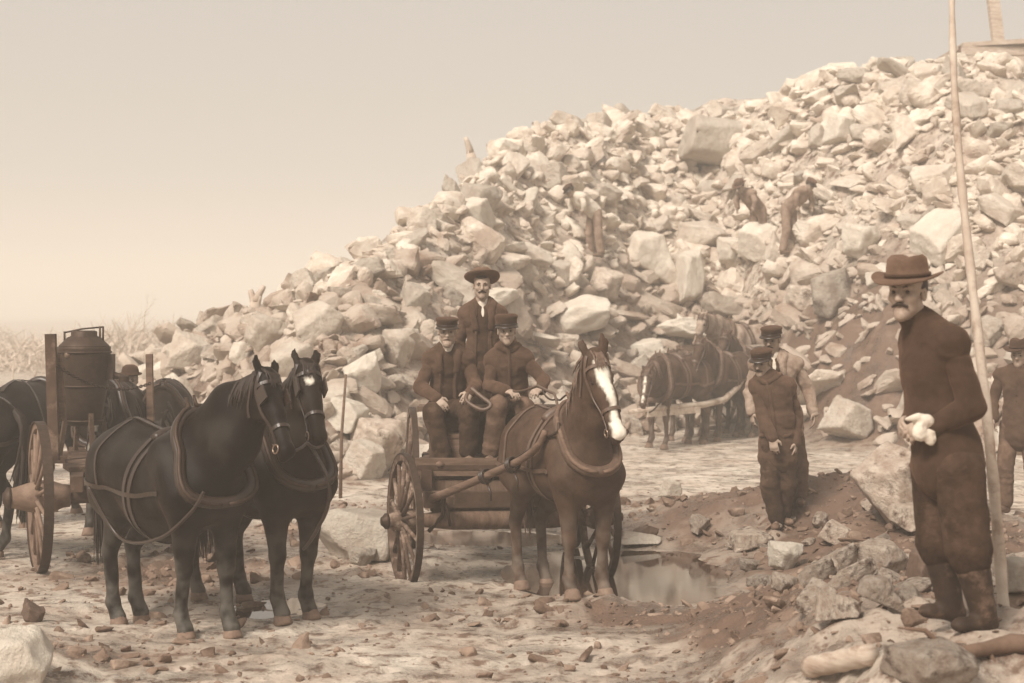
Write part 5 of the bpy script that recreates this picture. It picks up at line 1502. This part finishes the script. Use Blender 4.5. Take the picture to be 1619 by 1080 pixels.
for t_ in (.1, 1.3):
    for off in (-.12, 1.12):
        c_ = V(A0[0], A0[1], 0) + dA * t_ + dN * off; c_[2] = hz(c_[0], c_[1]) + .5
        wheel(dw, c_, dN * (-1 if off < 0 else 1), .5, M_WHEEL, spokes=12)
pl = thing("draft_pole", "long pale pole lying along the near side of the distant team", "pole", (0, 0, 0))
mb = MB(); pts = [P(995, 651, 25.7), P(1060, 644, 26.2), P(1110, 640, 26.8), P(1145, 632, 27.3), P(1166, 612, 27.8), P(1178, 595, 28.0)]
mb.tube(pts, [.035, .05, .055, .055, .05, .035], 10); mb.build("pole", M_WOODL, pl, True)
mb = MB(); mb.beam(P(1022, 655, 25.9), P(1105, 648, 26.6), .08, .09); mb.build("swingle_bar", M_WOODL, pl)
rein("trace_chain", "chain from the long pale pole to the white striped team horse", [P(1022, 652, 25.9), P(1040, 640, 25.9), P(1052, 620, 26.4)], .014, M_METAL, .03, cat="chain")

# ---------------------------------------------------------------- poles, logs, ridge structures
mb = MB(); n = 26; pts = []; rad = []
b = P(1592, 1030, 8.3); tp = P(1514, -60, 8.9)
for i in range(n + 1):
    t_ = i / n; pts.append(b * (1 - t_) + tp * t_ + V(.035 * math.sin(t_ * 5.2) - .06 * math.sin(t_ * 3.14), 0, 0)); rad.append(.032 - .016 * t_ + .003 * math.sin(i * 2.3))
pts[0][2] = hz(pts[0][0], pts[0][1]) - .15
mb.tube(pts, rad, 10); tag(mb.build("leaning_pole", M_WOODL, None, True), "long peeled pole leaning beside the man in the dark sweater, rising out of the picture", "pole")
mb = MB(); g_ = ground_at(538, 788); mb.tube([g_ - V(0, 0, .1), P(540, 690, g_[1]), P(547, 592, g_[1])], [.022, .018, .014], 8)
tag(mb.build("stick", M_WOOD, None, True), "thin upright stick between the star faced horse and the cart", "stick")
# logs on the left
for (a, b, r_, lab) in ((P(-80, 634, 21), P(92, 628, 23), .11, "pale log lying highest on the pile at the left edge"),
                        (P(-80, 652, 20.5), P(80, 646, 22.5), .12, "dark log lying under the pale one at the left edge"),
                        (P(-90, 672, 20.3), P(60, 668, 22.0), .13, "lowest log of the pile at the left edge")):
    mb = MB(); n = 10; mb.tube([a * (1 - i / n) + b * (i / n) + V(0, 0, .02 * math.sin(i * 1.7)) for i in range(n + 1)], [r_ * (1 - .02 * i) for i in range(n + 1)], 14)
    tag(mb.build("log", M_BARK if 'dark' in lab else M_WOOD, None, True), lab, "log")
for (px_, Y_, lab) in ((-30, 20.9, "forked stack of props under the left end of the log pile"), (62, 22.0, "short post under the right end of the log pile")):
    mb = MB(); mb.tube([P(px_, 690, Y_) * V(1, 1, 0) + V(0, 0, -.1), P(px_ + 3, 655, Y_)], [.09, .08], 10); tag(mb.build("post", M_BARK, None, True), lab, "post")
mb = MB(); mb.tube([P(60, 628, 22), P(52, 612, 22)], [.05, .03], 8); tag(mb.build("stump_peg", M_BARK, None, True), "short dark peg standing on the log pile", "peg")
# shed and mast on the ridge at the upper right
sh = thing("timber_shed", "hazy plank sided shed on the ridge at the upper right corner", "shed", (0, 0, 0))
Yr = 38.5; a0 = P(1520, 150, Yr); z0 = a0[2] - .8; z1 = P(1520, 72, Yr)[2]; z2 = P(1640, 40, Yr)[2]
for i in range(9):
    t0 = i / 9; mb = MB()
    zz = z0 + (z1 - z0) * t0; mb.beam((a0[0], Yr, zz + .1), (a0[0] + 3.2, Yr + .3, zz + .12), .05, (z1 - z0) / 9 * .93); mb.build("wall_board", M_WOODP, sh)
mb = MB(); mb.box((a0[0] + 1.65, Yr + 1.4, z1 + .12), (3.2, 2.8, .10), (nrm(V(1, 0, .06)), V(0, 1, 0), nrm(V(-.06, 0, 1)))); mb.build("roof", M_WOODP, sh)
for x in (a0[0] + .05, a0[0] + 3.15):
    mb = MB(); mb.box((x, Yr + .12, (z0 + z1) / 2 - .2), (.14, .14, z1 - z0 + .4)); mb.build("corner_post", M_WOOD, sh)
mb = MB(); mb.box((a0[0] + 1.6, Yr + 2.5, (z0 + z1) / 2), (3.1, .06, z1 - z0)); mb.build("back_wall", M_WOOD, sh)
mb = MB(); mb.beam(P(1578, 66, Yr + .5), P(1563, -60, Yr + .5), .26, .2, (0, 1, 0)); tag(mb.build("mast", M_WOODP, None), "thick timber mast rising from the shed roof at the upper right", "mast")

# ---------------------------------------------------------------- bare trees and brush
def bare_tree(name, label, base, hgt, seed, m=M_BRUSH, spread=.5, depth=4, group=None, lean=0, r0=None, cat="tree"):
    rs = np.random.RandomState(seed); tr = MB(); cr = MB()
    def grow(p, d, L, r, lv):
        n = 4; pts = [p]; q_ = p
        for i in range(n):
            d = nrm(d + rs.normal(0, .10, 3) + V(0, 0, .04)); q_ = q_ + d * L / n; pts.append(q_)
        (tr if lv == 0 else cr).tube(pts, list(np.linspace(r, r * .55, n + 1)), 7 if lv == 0 else 4)
        if lv >= depth: return
        for k_ in range(3 if lv < 2 else 2):
            i = rs.randint(2, n + 1); dd = nrm(d + rs.normal(0, spread, 3) + V(0, 0, .2))
            grow(pts[i], dd, L * rs.uniform(.55, .8), r * .5, lv + 1)
    root = thing(name, label, cat, base, 0, group)
    grow(V(0, 0, -.1), nrm(V(lean, 0, 1)), hgt * .42, r0 or hgt * .018, 0)
    tr.build("trunk", m, root, True); cr.build("crown", m, root, True)
for i, (px_, top_, Y_, lab) in enumerate(((205, 462, 36, "tall thin bare tree on the left of the slope, above the tank's right side"), (245, 490, 37, "bare bush right of the tall thin tree"),
        (285, 500, 35, "low bare bush where the stones begin"), (20, 505, 44, "hazy bare tree at the left edge"), (60, 515, 42, "hazy bare tree left of the tank cart stake"))):
    x = (px_ - 809.5) / F * Y_; z = hz(x, Y_); hh_ = (CH - (top_ - 490) / F * Y_) - z
    bare_tree("bare_tree", lab, (x, Y_, z), max(1.0, hh_), 40 + i, spread=.42, depth=5, group=None)
for (px_, top_, lab, ln) in ((402, 418, "broken stump standing on the left end of the slope", .1), (752, 186, "hazy forked stump on the ridge above the standing man", -.2)):
    Yg = 27.5 if px_ < 500 else 33.5; x = (px_ - 809.5) / F * Yg; z = hz(x, Yg); hh_ = (CH - (top_ - 490) / F * Yg) - z
    bare_tree("tree_stump", lab, (x, Yg, z), max(1.0, hh_ * 1.1), int(px_), spread=.3, depth=1, lean=ln, r0=.16, cat="stump")
# far brush as one mass
br = MB(); rs = np.random.RandomState(77)
for i in range(420):
    y = rs.uniform(56, 90); x = rs.uniform(-.40 * y, -.20 * y); b0 = V(x, y, hz(x, y) - .1); hh_ = rs.uniform(.7, 2.2) * (.8 + .4 * math.sin(x * .35))
    for k in range(26):
        d = nrm(V(rs.normal(0, .8), rs.normal(0, .5), rs.uniform(.1, 1))); q0 = b0 + V(rs.normal(0, .5), rs.normal(0, .4), hh_ * rs.uniform(0, .6)); l_ = hh_ * rs.uniform(.15, .5)
        br.tube([q0, q0 + d * l_ * .5, q0 + d * l_ + V(rs.normal(0, .15), 0, rs.normal(0, .1))], [.04, .03, .008], 3, cap=False)
tag(br.build("far_brush", M_BRUSH, None, False), "hazy far brush and saplings beyond the yard on the left", "brush", kind="stuff")

# ---------------------------------------------------------------- near bits at the lower right
mb = MB(); a = ground_at(1280, 1072) + V(0, 0, .05); b = ground_at(1376, 1058) + V(0, 0, .06)
n = 12; mb.tube([a * (1 - i / n) + b * (i / n) for i in range(n + 1)], [.052 + .003 * math.sin(i * 2.1) for i in range(n + 1)], 16); tag(mb.build("log", M_WOODP, None, True), "short pale log lying in the bottom foreground mud", "log")
mb = MB(); bp = [ground_at(1455, 1046), ground_at(1500, 1050), ground_at(1560, 1040), ground_at(1600, 1032), ground_at(1650, 1036)]
for p in bp: p[2] += .04
mb.tube(bp, [.012, .026, .034, .045, .05], 10); mb.tube([bp[1], bp[1] + V(-.10, .02, .10), bp[1] + V(-.22, .03, .11)], [.02, .012, .004], 7); mb.tube([bp[2], bp[2] + V(.03, -.02, -.07), bp[2] + V(-.12, -.1, -.08)], [.02, .016, .006], 7)
tag(mb.build("dead_branch", M_BARK, None, True), "gnarled dead branch on the ground at the lower right corner", "branch")
for (x0, y0, x1, y1, Y_, lab) in ((1180, 893, 1262, 886, None, "thin stick lying at the puddle's right end"), (1306, 860, 1400, 868, None, "thin twig lying across the rubble bank stones")):
    a = ground_at(x0, y0); b = ground_at(x1, y1); mb = MB(); mb.tube([a + V(0, 0, .03), (a + b) / 2 + V(0, 0, .05), b + V(0, 0, .03)], [.010, .013, .008], 7); tag(mb.build("stick", M_WOOD, None, True), lab, "stick")

# ---------------------------------------------------------------- haze
hb = MB(); hb.box((0, 435, 6.0), (1000, 960, 22))
M_HAZE = bpy.data.materials.new("quarry_haze"); M_HAZE.use_nodes = True
t = M_HAZE.node_tree; t.nodes.clear()
pv = t.nodes.new("ShaderNodeVolumePrincipled"); ou = t.nodes.new("ShaderNodeOutputMaterial")
pv.inputs["Color"].default_value = (*HAZE_COL, 1); pv.inputs["Density"].default_value = HAZE_DENS
pv.inputs["Anisotropy"].default_value = 0.0
t.links.new(pv.outputs[0], ou.inputs["Volume"])
hz_o = hb.build("haze", M_HAZE)
tag(hz_o, "pale dusty haze hanging over the quarry and slope", None, kind="stuff")
